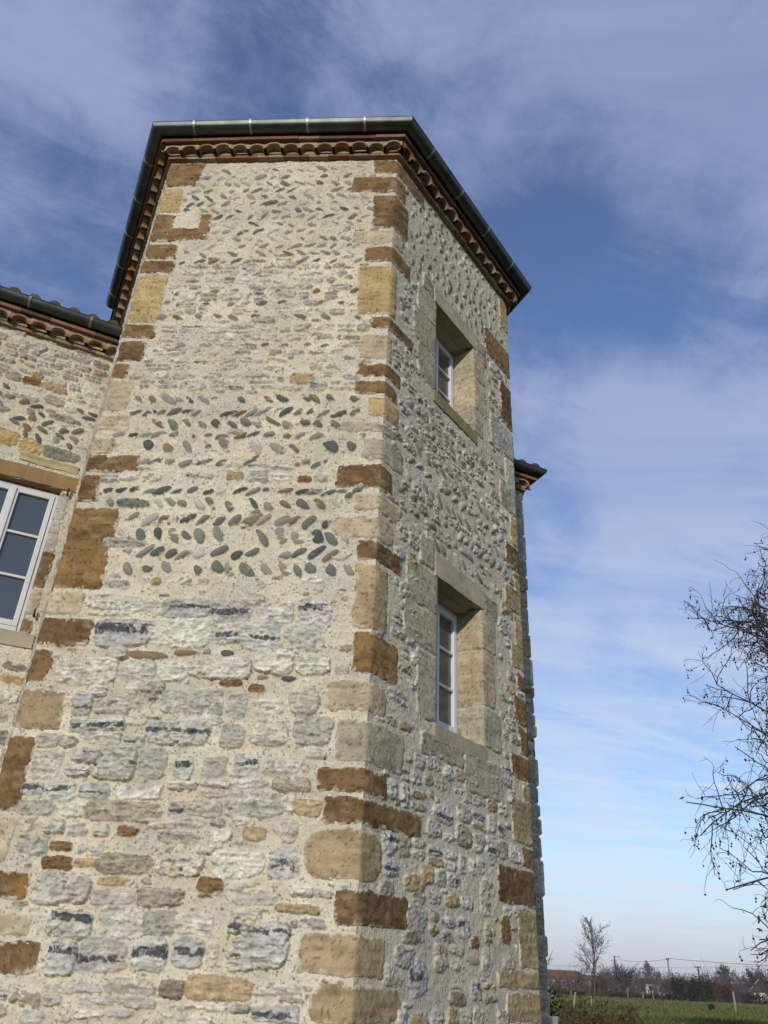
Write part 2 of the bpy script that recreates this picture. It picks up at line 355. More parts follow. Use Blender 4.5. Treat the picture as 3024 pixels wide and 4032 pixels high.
# ------------------------------------------------------------------ a dressed block that turns a corner (or lies on one face)
def wrap_block(parent, name, pc, dA, nA, a, dB, nB, b, z0, z1, kind, res=.011, prot=.010, seed=None, rough=1.0, notch=None, rdm=.035):
    sd_ = rng.randint(1, 9000) if seed is None else seed; mg = .025
    sa = -np.linspace(a+mg, 0, max(3, int((a+mg)/res)))[:-1] if a > 0 else np.array([])
    sb = np.linspace(0 if a > 0 else -mg, b+mg, max(3, int((b+mg)/res)))
    s_ = np.concatenate([sa, sb]); t_ = np.linspace(z0-mg, z1+mg, max(4, int((z1-z0+2*mg)/res)))
    S, T = np.meshgrid(s_, t_)
    ox = sd_*.137
    wob = .019*fbm(S*8+ox, T*8, 3, sd_)+.006*fbm(S*38+ox, T*38, 2, sd_+3)
    lo = -a if a > 0 else 0.0
    hw = (b-lo)/2; hc = (b+lo)/2; hh = (z1-z0)/2; zc_ = (z0+z1)/2; rd = min(rdm, hh*.4 if rdm < .04 else hh*.85, hw*.4)
    slant = rng.uniform(-.05, .05)*(T-zc_)
    qx = np.abs(S-hc+slant)-hw+rd; qz = np.abs(T-zc_)-hh+rd
    sdf = np.minimum(np.maximum(qx, qz), 0)+np.hypot(np.maximum(qx, 0), np.maximum(qz, 0))-rd+wob
    if notch:
        u0, u1, n0, n1 = notch; nx = np.maximum(np.abs(S-(u0+u1)/2)-(u1-u0)/2, np.abs(T-(n0+n1)/2)-(n1-n0)/2)+.012*fbm(S*25, T*25, 2, sd_+8)
        sdf = np.maximum(sdf, -nx)
    fine = fbm(S*26+ox, T*26, 4, sd_+5); bed = fbm(S*5+ox, T*38, 4, sd_+7); big = fbm(S*6+ox, T*6, 3, sd_+9); pit = fbm(S*70+ox, T*70, 2, sd_+17)
    H = prot+rough*(.0048*fine+.0042*bed+.005*big+.0026*pit)
    H = H-.03*sst(-.012, .012, sdf)
    edge = np.exp(-(S/.018)**2) if a > 0 else 0
    H = H*(1-edge)+(prot*.6+.004*fbm(0*S+ox, T*16, 3, sd_+15)-.03*sst(-.012, .012, sdf))*edge
    c = np.array(QC.get(kind, KC.get(kind, (.4, .4, .4))))*rng.uniform(.9, 1.1)
    C = np.clip(1+.22*fine+.26*bed+.22*big+.16*pit, .35, 1.8)[..., None]*c
    dk = sst(-.05, .5, fbm(S*6+ox, T*8, 4, sd_+19, .6))[..., None]*(.60 if kind in 'bdo' else .26)
    C = C*(1-dk)+C*np.array([.45, .42, .42])*dk
    lt = sst(.05, .7, fbm(S*10+ox, T*14, 4, sd_+29, .65))[..., None]*(.42 if kind in 'bdo' else .30)
    C = C*(1-lt)+np.array([.34, .275, .175])*lt
    ps = sst(.62, .74, vn(S*62+ox, T*62, sd_+41))[..., None]*.5; C = C*(1-ps)
    rim = (sst(-.014, -.006, sdf+.030*fine+.012*pit))[..., None]*.8                # mortar smeared over the arris
    C = C*(1-rim)+MORT*rim
    nv, nu = S.shape; P = np.empty((nv, nu, 3), np.float32)
    neg = S < -1e-9; zero = (np.abs(S) <= 1e-9) & (a > 0)
    mi = (nA+nB)/(1+nA@nB) if a > 0 else nB
    for k in range(2):
        P[..., k] = pc[k]+np.where(neg & (a > 0), dA[k]*(-S)+nA[k]*H, dB[k]*S+nB[k]*H)
        P[..., k] = np.where(zero, pc[k]+mi[k]*H, P[..., k])
    P[..., 2] = T
    idx = np.arange(nv*nu, dtype=np.int32).reshape(nv, nu)
    keep = (sdf[:-1, :-1] < .012) | (sdf[1:, 1:] < .012) | (sdf[:-1, 1:] < .012) | (sdf[1:, :-1] < .012)
    A, B_, C_, D_ = idx[:-1, :-1], idx[:-1, 1:], idx[1:, 1:], idx[1:, :-1]
    fl = (dB[0]*nB[1]-dB[1]*nB[0]) > 0
    q = (A, D_, C_, B_) if fl else (A, B_, C_, D_)
    Fq = np.stack([k[keep] for k in q], 1)
    used = np.unique(Fq); rm = np.full(nv*nu, -1, np.int32); rm[used] = np.arange(len(used))
    me = np_mesh(name, P.reshape(-1, 3)[used], rm[Fq], C.reshape(-1, 3)[used])
    return link(name, me, MASON, parent)

# ------------------------------------------------------------------ generators of rubble and pebble rows
def pebble_row(f, z, u0, u1, tilt, L=.10, T_=.045, step=.115, smear=0.0, kinds='kegggbplk', prot=.017, skip=.08, zj=.012):
    u = u0+f.rs.uniform(0, step)
    while u < u1:
        if f.rs.rand() > skip:
            l = L*f.rs.uniform(.72, 1.32); t = T_*f.rs.uniform(.75, 1.3)
            if f.rs.rand() < .08: l *= 1.35; t *= 1.25
            zz = z+f.rs.uniform(-zj, zj)
            if f.free(u, zz, l*.7, t, .30):
                f.stone(u, zz, l, t, math.radians(tilt+f.rs.uniform(-13, 13)), kinds[f.rs.randint(len(kinds))], prot=prot*f.rs.uniform(.7, 1.2), p=2.15, smear=max(0, smear+f.rs.uniform(-.2, .2)) if smear else 0)
        u += step*f.rs.uniform(.75, 1.3)
def rubble(f, z0, z1, u0, u1, hmin, hmax, wmin, wmax, kinds, smear=0.15, skip=.1, gap=.03, prot=.014, rough=1.0, lim=.14):
    z = z0
    while z < z1:
        h = f.rs.uniform(hmin, hmax); u = u0+f.rs.uniform(-.1, .05)
        while u < u1:
            ww = f.rs.uniform(wmin, wmax)*(.6+.4*h/hmax)
            hh = h*f.rs.uniform(.7, 1.0); zz = z+h/2+f.rs.uniform(-.015, .015)
            if f.rs.rand() > skip:
                if f.rs.rand() < .22:                      # two thin stones in place of one
                    for k in (-.27, .27):
                        if f.free(u+ww/2, zz+k*h, ww, hh*.42, lim): f.stone(u+ww/2, zz+k*h, ww, hh*.42, f.rs.uniform(-.06, .06), kinds[f.rs.randint(len(kinds))], prot, 2.8, smear, rough)
                elif f.free(u+ww/2, zz, ww, hh, lim):
                    f.stone(u+ww/2, zz, ww, hh, f.rs.uniform(-.07, .07), kinds[f.rs.randint(len(kinds))], prot*f.rs.uniform(.7, 1.4), f.rs.uniform(2.6, 4.2), smear, rough)
            u += ww+gap*f.rs.uniform(.6, 1.8)
        z += h+gap*f.rs.uniform(.5, 1.1)
def flakes(f, n, u0, u1, z0, z1, wr, hr, kinds, smear=.2, p=2.7, prot=.012, lim=.05):
    for _ in range(n):
        u = f.rs.uniform(u0, u1); z = f.rs.uniform(z0, z1); ww = f.rs.uniform(*wr); hh = f.rs.uniform(*hr)
        if f.free(u, z, ww*1.05, hh*1.2, lim): f.stone(u, z, ww, hh, f.rs.normal(0, .09), kinds[f.rs.randint(len(kinds))], prot, p, smear)
QUOIN=[(0.25,8.83,9.04,0.55,'b'),(0.47,8.52,8.78,0.19,'b'),(0.23,7.98,8.48,0.25,'d'),(0.42,7.76,7.94,0.18,'p'),(0.28,7.49,7.71,0.32,'b'),(0.31,6.8,7.44,0.09,'y'),(0.16,6.63,6.77,0.4,'b'),(0.26,6.25,6.55,0.07,'p'),(0.26,6.05,6.21,0.23,'b'),(0.28,5.85,6.01,0.18,'b'),(0.14,5.61,5.83,0.23,'y'),(0.37,5.45,5.55,0.18,'g'),(0.17,5.17,5.4,0.3,'g'),(0.36,4.89,5.12,0.17,'d'),(0.2,4.68,4.84,0.31,'p'),(0.37,4.43,4.63,0.21,'p'),(0.15,4.23,4.41,0.34,'d'),(0.16,3.68,4.21,0.17,'t'),(0.13,3.34,3.65,0.33,'o'),(0.3,3.06,3.28,0.21,'p'),(0.21,2.72,3.01,0.44,'g'),(0.32,2.52,2.69,0.26,'b'),(0.26,2.33,2.5,0.71,'b'),(0.36,2.0,2.3,0.23,'t'),(0.15,1.75,1.96,0.57,'d'),(0.34,1.48,1.71,0.3,'t'),(0.25,1.24,1.44,0.49,'t'),]
LQUOIN=[(2.1,8.67,9.06,'b'),(2.25,8.25,8.65,'y'),(1.87,7.82,8.23,'b'),(2.16,7.56,7.78,'o'),(2.15,7.36,7.55,'b'),(2.18,6.7,7.35,'y'),(2.17,6.51,6.69,'b'),(2.22,6.23,6.48,'d'),(2.32,6.02,6.21,'b'),(2.25,5.64,6.0,'p'),(2.2,5.44,5.62,'p'),(2.28,5.2,5.38,'p'),(2.02,5.02,5.2,'b'),(2.31,4.73,5.0,'d'),(2.09,3.95,4.69,'o'),(2.21,3.74,3.93,'p'),(2.08,3.49,3.72,'d'),(2.32,3.2,3.47,'b'),(2.14,2.87,3.16,'t'),(2.28,2.33,2.84,'b'),(2.28,2.01,2.3,'p'),(2.08,1.8,1.98,'o'),(2.02,1.61,1.73,'p'),(1.91,1.41,1.6,'b'),]
RQUOIN=[(2.31,8.55,9.1,'y'),(1.9,7.81,8.22,'b'),(2.24,7.02,7.64,'d'),(1.97,6.59,6.97,'w'),(2.29,6.13,6.56,'w'),(2.14,5.86,6.22,'w'),(2.35,5.49,5.83,'y'),(2.22,5.19,5.47,'d'),(2.39,4.93,5.17,'t'),(2.16,4.68,4.96,'t'),(2.36,4.34,4.68,'t'),(2.25,4.11,4.35,'t'),(2.34,3.89,4.08,'b'),(2.26,3.56,3.83,'o'),(2.34,3.29,3.54,'b'),(2.15,3.06,3.28,'b'),(2.38,2.89,3.03,'t'),(2.14,2.53,2.89,'t'),(2.29,2.33,2.51,'b'),(1.85,2.03,2.32,'d'),(2.18,1.59,2.01,'t'),(1.81,1.45,1.58,'t'),(1.92,1.22,1.43,'t'),]
RUB= [(1.96,3.82,0.38,0.15,'W'),(1.69,3.8,0.13,0.12,'W'),(1.4,3.8,0.34,0.14,'D'),(1.06,3.79,0.3,0.14,'D'),(0.9,3.89,0.16,0.08,'W'),(0.72,3.79,0.24,0.14,'W'),(0.43,3.78,0.23,0.22,'D'),(1.84,3.6,0.41,0.19,'D'),(1.41,3.61,0.45,0.19,'W'),(1.05,3.61,0.19,0.13,'D'),(0.81,3.6,0.26,0.19,'D'),(0.5,3.59,0.28,0.17,'G'),(1.62,3.43,0.29,0.06,'b'),(1.35,3.46,0.18,0.04,'b'),(1.19,3.47,0.06,0.04,'p'),(1.04,3.46,0.1,0.05,'k'),(1.85,3.44,0.15,0.08,'G'),(2.05,3.3,0.42,0.17,'W'),(1.68,3.32,0.26,0.13,'W'),(1.42,3.32,0.19,0.13,'W'),(1.08,3.35,0.43,0.14,'W'),(0.69,3.4,0.27,0.15,'W'),(0.41,3.39,0.24,0.13,'W'),(0.76,3.29,0.08,0.03,'p'),(0.57,3.28,0.11,0.04,'k'),(0.98,3.24,0.16,0.04,'B'),(0.79,3.21,0.11,0.05,'B'),(1.92,3.16,0.1,0.06,'W'),(1.69,3.18,0.09,0.07,'W'),(1.54,3.2,0.17,0.07,'W'),(2.02,3.06,0.14,0.15,'D'),(1.77,3.06,0.31,0.11,'G'),(1.53,3.12,0.06,0.06,'D'),(1.37,3.1,0.19,0.14,'G'),(1.14,3.1,0.22,0.16,'G'),(0.92,3.08,0.13,0.15,'G'),(0.69,3.08,0.18,0.1,'W'),(0.45,3.12,0.19,0.17,'G'),(1.57,2.99,0.23,0.03,'W'),(1.16,2.98,0.29,0.07,'W'),(1.88,2.92,0.37,0.08,'D'),(1.61,2.95,0.14,0.05,'W'),(1.31,2.88,0.42,0.15,'D'),(0.92,2.87,0.16,0.14,'G'),(0.67,2.9,0.24,0.16,'W'),(0.37,2.92,0.25,0.17,'G'),(2.21,2.8,0.15,0.08,'G'),(2.06,2.8,0.13,0.06,'G'),(1.84,2.83,0.27,0.07,'W'),(1.6,2.81,0.14,0.07,'D'),(2.17,2.64,0.19,0.16,'W'),(1.92,2.71,0.17,0.08,'D'),(1.95,2.61,0.17,0.07,'D'),(1.7,2.66,0.28,0.18,'G'),(1.44,2.67,0.18,0.17,'G'),(1.22,2.65,0.13,0.13,'D'),(1.01,2.66,0.16,0.12,'G'),(0.8,2.67,0.16,0.14,'D'),(0.52,2.67,0.3,0.1,'W'),(0.33,2.77,0.14,0.05,'W'),(2.22,2.48,0.14,0.07,'D'),(2.03,2.47,0.2,0.11,'D'),(1.8,2.48,0.2,0.09,'D'),(1.5,2.48,0.28,0.08,'W'),(1.21,2.53,0.19,0.04,'W'),(0.99,2.55,0.19,0.04,'W'),(0.98,2.49,0.17,0.04,'W'),(0.76,2.56,0.23,0.05,'W'),(0.48,2.56,0.23,0.08,'M'),(2.18,2.36,0.24,0.08,'G'),(1.92,2.35,0.15,0.07,'W'),(1.58,2.36,0.5,0.11,'M'),(1.21,2.38,0.12,0.09,'D'),(1.04,2.39,0.22,0.09,'W'),(0.71,2.43,0.36,0.14,'G'),(0.49,2.45,0.08,0.09,'W'),(0.36,2.42,0.18,0.09,'T'),(2.02,2.25,0.14,0.07,'W'),(1.86,2.24,0.14,0.08,'W'),(1.52,2.24,0.13,0.06,'B'),(1.3,2.29,0.17,0.05,'W'),(1.11,2.3,0.18,0.05,'W'),(0.94,2.31,0.1,0.04,'W'),(0.77,2.32,0.14,0.04,'W'),(2.13,2.15,0.2,0.13,'G'),(1.94,2.13,0.14,0.05,'B'),(1.74,2.12,0.16,0.06,'W'),(1.69,2.24,0.09,0.06,'W'),(1.18,2.21,0.27,0.06,'G'),(0.91,2.23,0.14,0.06,'W'),(0.69,2.25,0.14,0.07,'T'),(0.46,2.27,0.1,0.12,'W'),(0.48,2.09,0.19,0.16,'D'),(0.97,2.15,0.16,0.05,'W'),(1.94,2.03,0.19,0.07,'B'),(1.76,2.04,0.14,0.05,'T'),(1.5,2.04,0.36,0.1,'M'),(1.15,2.04,0.29,0.1,'W'),(0.77,2.07,0.32,0.15,'W'),(1.87,1.89,0.34,0.16,'G'),(1.56,1.94,0.17,0.04,'T'),(1.53,1.85,0.26,0.07,'G'),(1.23,1.86,0.27,0.09,'M'),(0.93,1.93,0.16,0.1,'B'),(0.77,1.94,0.13,0.04,'W'),(0.65,1.88,0.29,0.07,'W'),(0.35,1.92,0.14,0.04,'W'),(0.22,1.92,0.1,0.04,'G'),(0.37,1.83,0.26,0.04,'T'),(1.77,1.69,0.26,0.13,'D'),(1.45,1.71,0.27,0.15,'W'),(1.21,1.72,0.19,0.12,'G'),(1.0,1.72,0.22,0.1,'W'),(0.67,1.79,0.2,0.05,'W'),(0.59,1.63,0.35,0.23,'D'),(0.29,1.75,0.21,0.05,'G'),(1.77,1.51,0.17,0.16,'D'),(1.53,1.53,0.29,0.15,'D'),(1.24,1.55,0.21,0.15,'D'),(1.01,1.57,0.19,0.14,'D'),(0.86,1.56,0.07,0.1,'W'),(1.67,1.36,0.32,0.05,'W'),(1.33,1.38,0.29,0.07,'W'),(1.07,1.38,0.14,0.08,'R'),(0.79,1.39,0.37,0.11,'T'),(0.45,1.4,0.25,0.05,'W'),(1.94,1.29,0.17,0.07,'M'),(1.78,1.29,0.11,0.05,'W'),(1.49,1.3,0.25,0.04,'W'),(1.25,1.3,0.18,0.05,'G'),(0.91,1.29,0.34,0.03,'W'),(0.66,1.3,0.12,0.04,'G'),(2.08,1.31,0.05,0.05,'D'),(1.88,1.2,0.14,0.06,'G'),(1.54,1.24,0.18,0.05,'W'),(1.36,1.24,0.14,0.03,'G'),(0.91,1.23,0.19,0.04,'W'),(0.44,1.28,0.26,0.07,'D')]

# ================================================================== THE TOWER
tower = empty('stone_tower', (0, 6.6, 0), 'tall angled tower of pebbles and rubble with brown corner stones under a dark gutter', 'tower')
# ---- lit face, u runs from the near corner to the left
ff = Field(axis((0, W1, .0055)), axis((0, 1.0, .025), (1.0, 4.6, .006), (4.6, ZT, .0075)), 1)
for (fl, zb, zt, ru, k) in QUOIN: ff.block(0, fl-.01, zb+.01, zt-.01, True)
for (fl, zb, zt, k) in LQUOIN: ff.block(fl+.01, W1, zb+.01, zt-.01, not abs(zb-7.82) < .01)
for (u, z, ww, hh, k) in RUB:
    if k in 'bpk': ff.stone(u, z, ww, hh*1.15, ff.rs.uniform(-.05, .05), k, .015, 2.3)
    else:
        ff.stone(u, z, ww*1.03, hh*1.10, ff.rs.uniform(-.05, .05), k, (ff.rs.uniform(.009, .020) if ff.rs.rand() > .25 else ff.rs.uniform(.026, .038)), ff.rs.uniform(3.0, 6.0), ff.rs.choice([.08, .22, .36]))
ff.stone(2.00, 4.72, .26, .075, .02, 'e', .018, 3.0); ff.stone(2.0, 4.36, .33, .075, 0, 'G', .018, 4, 0)
ff.stone(1.20, 4.99, .15, .085, 0, 'T', .016, 2.8); ff.stone(.74, 6.02, .20, .12, 0, 'T', .014, 3.2, .1)
for (z, tl, L, T_, st, sk) in ((5.80, 40, .115, .05, .11, .1), (5.65, -30, .12, .05, .115, .1), (5.53, 38, .13, .058, .12, .08), (5.40, -24, .10, .045, .13, .1), (5.29, 50, .14, .068, .15, .06), (5.13, -28, .13, .05, .125, .12),
                           (4.85, -24, .115, .045, .115, .03), (4.72, 45, .115, .058, .125, .05), (4.57, -38, .15, .066, .12, .02), (4.43, 55, .14, .075, .13, .06), (4.28, -35, .145, .062, .12, .03), (4.14, 55, .115, .068, .125, .03)):
    pebble_row(ff, z, .12, 2.3, tl, L, T_, st, .32, skip=sk, kinds='kekeegegbglbeg', zj=.018)
rubble(ff, 4.93, 5.05, .3, 2.3, .08, .10, .1, .2, 'DWGBW', .35, .15)
flakes(ff, 70, .15, 2.35, 4.1, 5.9, (.06, .2), (.03, .06), 'WGlW', .5)
# thin rubble with odd pebbles
for z, tl in ((6.95, -22), (6.78, 25), (6.42, -10), (7.10, -30)): pebble_row(ff, z, .2, 2.3, tl, .10, .045, .19, .4, skip=.3, kinds='gegglb')
rubble(ff, 5.9, 7.45, .1, 2.4, .05, .11, .09, .26, 'WGWWMDlWGWlW', .42, .12, .025, .013)
flakes(ff, 160, .1, 2.4, 5.85, 7.6, (.05, .17), (.02, .05), 'WGlMD', .4)
# small herringbone pebbles under the eaves
z = 7.52; k = 0
while z < 9.0:
    pebble_row(ff, z, .12, 2.35, 32 if k % 2 else -32, .112, .045, .128, .40, kinds='gegglelbglpklgl', prot=.012, skip=.10); z += .107; k += 1
flakes(ff, 90, .1, 2.4, 7.5, 9.0, (.05, .11), (.02, .04), 'WGl', .55)
# fill between the large stones low down
flakes(ff, 420, .1, 2.45, 1.0, 4.12, (.06, .22), (.025, .075), 'WGWWMGGlT', .45, lim=.04)
flakes(ff, 300, .1, 2.45, 1.0, 4.12, (.03, .09), (.015, .035), 'WGlMT', .4, lim=.04)
ff.H *= 1.3
link('wall', ff.mesh('wall', C0, F1, N1), MASON, tower)

# ---- shaded face with the two windows, u runs from the near corner to the right
WIN = [(.82, 1.62, 6.45, 7.64), (.89, 1.67, 3.20, 4.48)]      # u0, u1, sill, lintel
fr = Field(axis((0, W2, .0075)), axis((0, 1.0, .025), (1.0, ZT, .0075)), 2, MORT*.92)  # same mortar in a darker copy, the shade of this face in its colour
for (fl, zb, zt, ru, k) in QUOIN: fr.block(0, ru-.01, zb+.01, zt-.01, True)
for (lu, zb, zt, k) in RQUOIN: fr.block(lu+.01, W2, zb+.01, zt-.01, True)
for (u0, u1, z0, z1) in WIN: fr.block(u0-.26, u1+.30, z0-.16, z1+.20)
for (u, z, ww, hh, k) in ((.62, 2.05, .22, .10, 'T'), (.66, 1.83, .24, .17, 'G'), (1.42, 1.62, .2, .06, 'p'), (.62, 1.72, .24, .06, 'M'), (1.45, 1.73, .12, .07, 'B'), (1.95, 1.85, .15, .18, 'B'), (1.2, 1.38, .2, .08, 'R'), (1.0, 2.55, .28, .11, 'D'), (1.55, 2.45, .2, .08, 'G'), (1.75, 2.4, .17, .2, 'D'), (1.62, 2.05, .14, .24, 'G'), (.70, 1.5, .2, .2, 'D'), (1.62, 1.62, .12, .17, 'G'), (2.0, 1.62, .2, .08, 'M')):
    fr.stone(u, z, ww, hh, fr.rs.uniform(-.06, .06), k, .022, 3.0 if k != 'p' else 2.3)
rubble(fr, 1.0, 3.05, .1, 2.45, .08, .20, .10, .25, 'WGWGDMWGGMT', .30, .08, .034, .022, 1.2)
for z, tl in ((4.78, -40), (4.92, 0), (5.06, 40), (5.24, -35), (5.42, 35), (5.58, -30)): pebble_row(fr, z, .3, 2.2, tl, .13, .055, .13, .3, kinds='egglgGlg', prot=.028, skip=.2)
rubble(fr, 3.05, 7.7, .1, 2.45, .07, .15, .08, .24, 'WGMGDMlGlT', .42, .10, .034, .020, 1.2)
z = 7.72; k = 0
while z < 9.0:
    pebble_row(fr, z, .1, 2.4, 62 if k % 2 else -62, .105, .048, .13, .35, kinds='gegllblgep', prot=.024, skip=.12); z += .115; k += 1
flakes(fr, 500, .05, 2.5, 1.0, 7.7, (.04, .14), (.02, .06), 'WGWGMl', .25, prot=.02)
fr.H *= .72
HOLES = [(u0, u1, z0, z1) for (u0, u1, z0, z1) in WIN]
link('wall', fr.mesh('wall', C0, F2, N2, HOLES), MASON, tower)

# ---- the two plain sides running back to the house
for (o, n, ln, sd_) in ((LC, NL, 4.6, 3), (RC, NR, 4.6, 4)):
    fs = Field(axis((0, ln, .02)), axis((0, 1.0, .05), (1.0, ZT, .02)), sd_)
    rubble(fs, 1.0, 9.0, 0, ln, .08, .16, .12, .34, 'WGWDMWGT', .2, .1)
    link('wall', fs.mesh('wall', o, SD, n, flat=(.03, 0)), MASON, tower)

# ---- corner stones
for i, (fl, zb, zt, ru, k) in enumerate(QUOIN):
    wrap_block(tower, 'quoin', C0, F1, N1, fl, F2, N2, ru, zb, zt, k, rdm={15: .07, 19: .07, 23: .12, 24: .05, 26: .09}.get(i, .03))
for (fl, zb, zt, k) in LQUOIN:
    nch = None
    a_ = W1-fl
    if abs(zb-7.82) < .01: nch = (-.46, -.20, 8.02, 8.4)
    wrap_block(tower, 'quoin', LC, -F1, N1, a_, SD, NL, rng.uniform(.2, .4), zb, zt, k, notch=nch)
for (lu, zb, zt, k) in RQUOIN:
    wrap_block(tower, 'quoin', RC, -F2, N2, W2-lu, SD, NR, rng.uniform(.2, .35), zb, zt, k, rough=1.5, prot=.010)
z = 1.20
while z > .1:                                              # the courses below the picture
    h = rng.uniform(.2, .32)
    wrap_block(tower, 'quoin', C0, F1, N1, rng.uniform(.2, .4), F2, N2, rng.uniform(.2, .45), z-h+.02, z, rng.choice('tpbo'), res=.03)
    z -= h

def long_stone(parent, name, o, d, n, ua, ub, prof, col, nseg=60, jit=.002):
    mb = MB(); vs_ = []; npf = len(prof)
    for i in range(nseg+1):
        u = ua+(ub-ua)*i/nseg; jz = .007*float(fbm(np.array(u*6), np.array(2.2), 3, 8))
        for (dd, zz) in prof:
            e = 2.4*jit*float(fbm(np.array(u*7), np.array(zz*9+dd*20), 3, 3)); vs_.append((o[0]+d[0]*u+n[0]*(dd+e), o[1]+d[1]*u+n[1]*(dd+e), zz+(jz if dd > -.05 else 0)*.6+e))
    fs = [(i*npf+k, i*npf+(k+1) % npf, (i+1)*npf+(k+1) % npf, (i+1)*npf+k) for i in range(nseg) for k in range(npf)]
    fs += [tuple(range(npf)), tuple(range(nseg*npf, (nseg+1)*npf))[::-1]]
    A_ = np.array(vs_); uu = np.repeat(np.linspace(ua, ub, nseg+1), npf); q = 1+.20*fbm(uu*7, A_[:, 2]*9, 3, nseg)+.16*fbm(uu*30, A_[:, 2]*40, 3, nseg+4)
    b0 = len(mb.v); mb.add(vs_, fs, col); mb.c[b0:] = [tuple(np.clip(np.array(col)*k, 0, 1)) for k in q]
    return mb.build(name, MASON, parent)
# ---- windows of the shaded face
def casement(parent_win, o, d, n, u0, u1, z0, z1, dep, panes, frame_mat, glass, wide=.05):
    """two-leaf casement: frame + leaves joined in parent's own mesh builder, one pane object per light"""
    fm = MB(); um = (u0+u1)/2
    fm.box(o, d, n, u0, u0+.035, -dep-.05, -dep, z0, z1); fm.box(o, d, n, u1-.035, u1, -dep-.05, -dep, z0, z1)
    fm.box(o, d, n, u0+.035, u1-.035, -dep-.05, -dep, z1-.035, z1); fm.box(o, d, n, u0+.035, u1-.035, -dep-.05, -dep+.012, z0, z0+.05)
    rects = []
    for (a, b) in ((u0+.037, um-.002), (um+.002, u1-.037)):
        f0, f1 = -dep-.045, -dep+.012; zt_, zb_ = z1-.038, z0+.053
        fm.box(o, d, n, a, a+wide, f0, f1, zb_, zt_); fm.box(o, d, n, b-wide, b, f0, f1, zb_, zt_)
        fm.box(o, d, n, a+wide, b-wide, f0, f1, zt_-wide, zt_); fm.box(o, d, n, a+wide, b-wide, f0, f1, zb_, zb_+wide*1.2)
        # a thin bead inside each leaf
        gz0, gz1 = zb_+wide*1.2, zt_-wide; hh = (gz1-gz0-.026*(panes-1))/panes
        for k in range(panes):
            q0 = gz0+k*(hh+.026); rects.append((a+wide, b-wide, q0, q0+hh))
            if k: fm.box(o, d, n, a+wide, b-wide, f0+.008, f1-.006, q0-.026, q0)
    fm.box(o, d, n, um-.022, um+.022, -dep+.013, -dep+.028, z0+.06, z1-.045)
    win = fm.build('window', frame_mat, parent_win, bevel=.004)
    for (a, b, q0, q1) in rects:
        g = MB(); g.box(o, d, n, a-.004, b+.004, -dep-.028, -dep-.020, q0-.004, q1+.004); g.build('pane', glass, win)
    return win
SHADEW = mat('shade_tinted_white_paint', .5, .4, base=(.60, .63, .68), var=.05, vscale=8)  # white paint with the bluish tone of shade mixed into its colour
for wi, (u0, u1, z0, z1) in enumerate(WIN):
    DEP = .25
    win = casement(tower, C0, F2, N2, u0, u1, z0+.06, z1-.03, DEP, 3, SHADEW, GLASSB)
    back = MB(); back.box(C0, F2, N2, u0-.1, u1+.1, -.42, -.36, z0-.1, z1+.1, (.02, .018, .016)); back.build('dark_backing', SHADE_BLACK, win)  # near-black slab behind the panes stands in for the unlit room
    # jambs: reveal + face, in alternating heights
    lefts = [(z0-.0, .30, .24, 'g'), (.0, .42, .14, 'g'), (0, .50, .30, 'g')] if wi else [(0, .42, .22, 'g'), (0, .40, .12, 'g'), (0, .44, .26, 'g')]
    zz = z0
    hs = [.55, .35, .40] if wi else [.42, .41, .40]
    for j, h in enumerate(hs):
        zt = min(zz+h, z1) if j < len(hs)-1 else z1
        wrap_block(tower, 'jamb_stone', C0+F2*u0, -N2, F2, DEP+.04, -F2, N2, (.30, .50, .47)[j] if wi else (.33, .42, .36)[j], zz+.006, zt-.004, 'g', prot=.012, rough=.8)
        zz = zt
    zz = z0; hs = [.36, .52, .42] if wi else [.34, .42, .50]
    for j, h in enumerate(hs):
        zt = z1 if j == len(hs)-1 else min(zz+h, z1)
        wrap_block(tower, 'jamb_stone', C0+F2*u1, -N2, -F2, DEP+.04, F2, N2, (.32, .22, .26)[j] if wi else (.16, .26, .24)[j], zz+.006, zt-.004, ('g', 'p', 'p')[j], prot=.012, rough=.9)
        zz = zt
    # lintel: moulded underside, profile swept along the face
    prof = [(.018, z1-.012), (.020, z1+.06), (.016, z1+.12), (.018, z1+.20), (-.36, z1+.20), (-.36, z1-.03), (-.13, z1-.03), (-.125, z1-.012), (-.10, z1-.002), (-.07, z1+.004), (-.045, z1+.002), (-.04, z1-.014), (-.012, z1-.014)]
    long_stone(win, 'lintel', C0, F2, N2, u0-.04, u1+.04, prof, (.36, .315, .225))
    # lintel neighbours and sill stones on the face
    if wi:
        wrap_block(tower, 'surround_stone', C0, F1, N1, 0, F2, N2, .01, 0, .02, 'g') if False else None
        def fb(ua, ub, za, zb, k): wrap_block(tower, 'surround_stone', C0+F2*ua, F2, N2, 0, F2, N2, ub-ua, za, zb, k, prot=.014)
        fb(.60, .84, z1+.01, z1+.30, 'g'); fb(1.72, 1.98, z1-.05, z1+.17, 'g'); fb(.66, 1.30, z0-.26, z0-.09, 'g'); fb(1.32, 1.98, z0-.42, z0-.10, 'g')
    else:
        def fb(ua, ub, za, zb, k): wrap_block(tower, 'surround_stone', C0+F2*ua, F2, N2, 0, F2, N2, ub-ua, za, zb, k, prot=.014)
        fb(.56, .77, z1+.02, z1+.24, 'g'); fb(1.66, 1.92, z1-.1, z1+.2, 'g'); None
    long_stone(win, 'sill', C0, F2, N2, u0-.03, u1+.03, [(.014, z0-.13), (.018, z0-.005), (-.30, z0+.035), (-.30, z0-.13)], (.33, .285, .20) if wi else (.24, .205, .105), jit=.003)

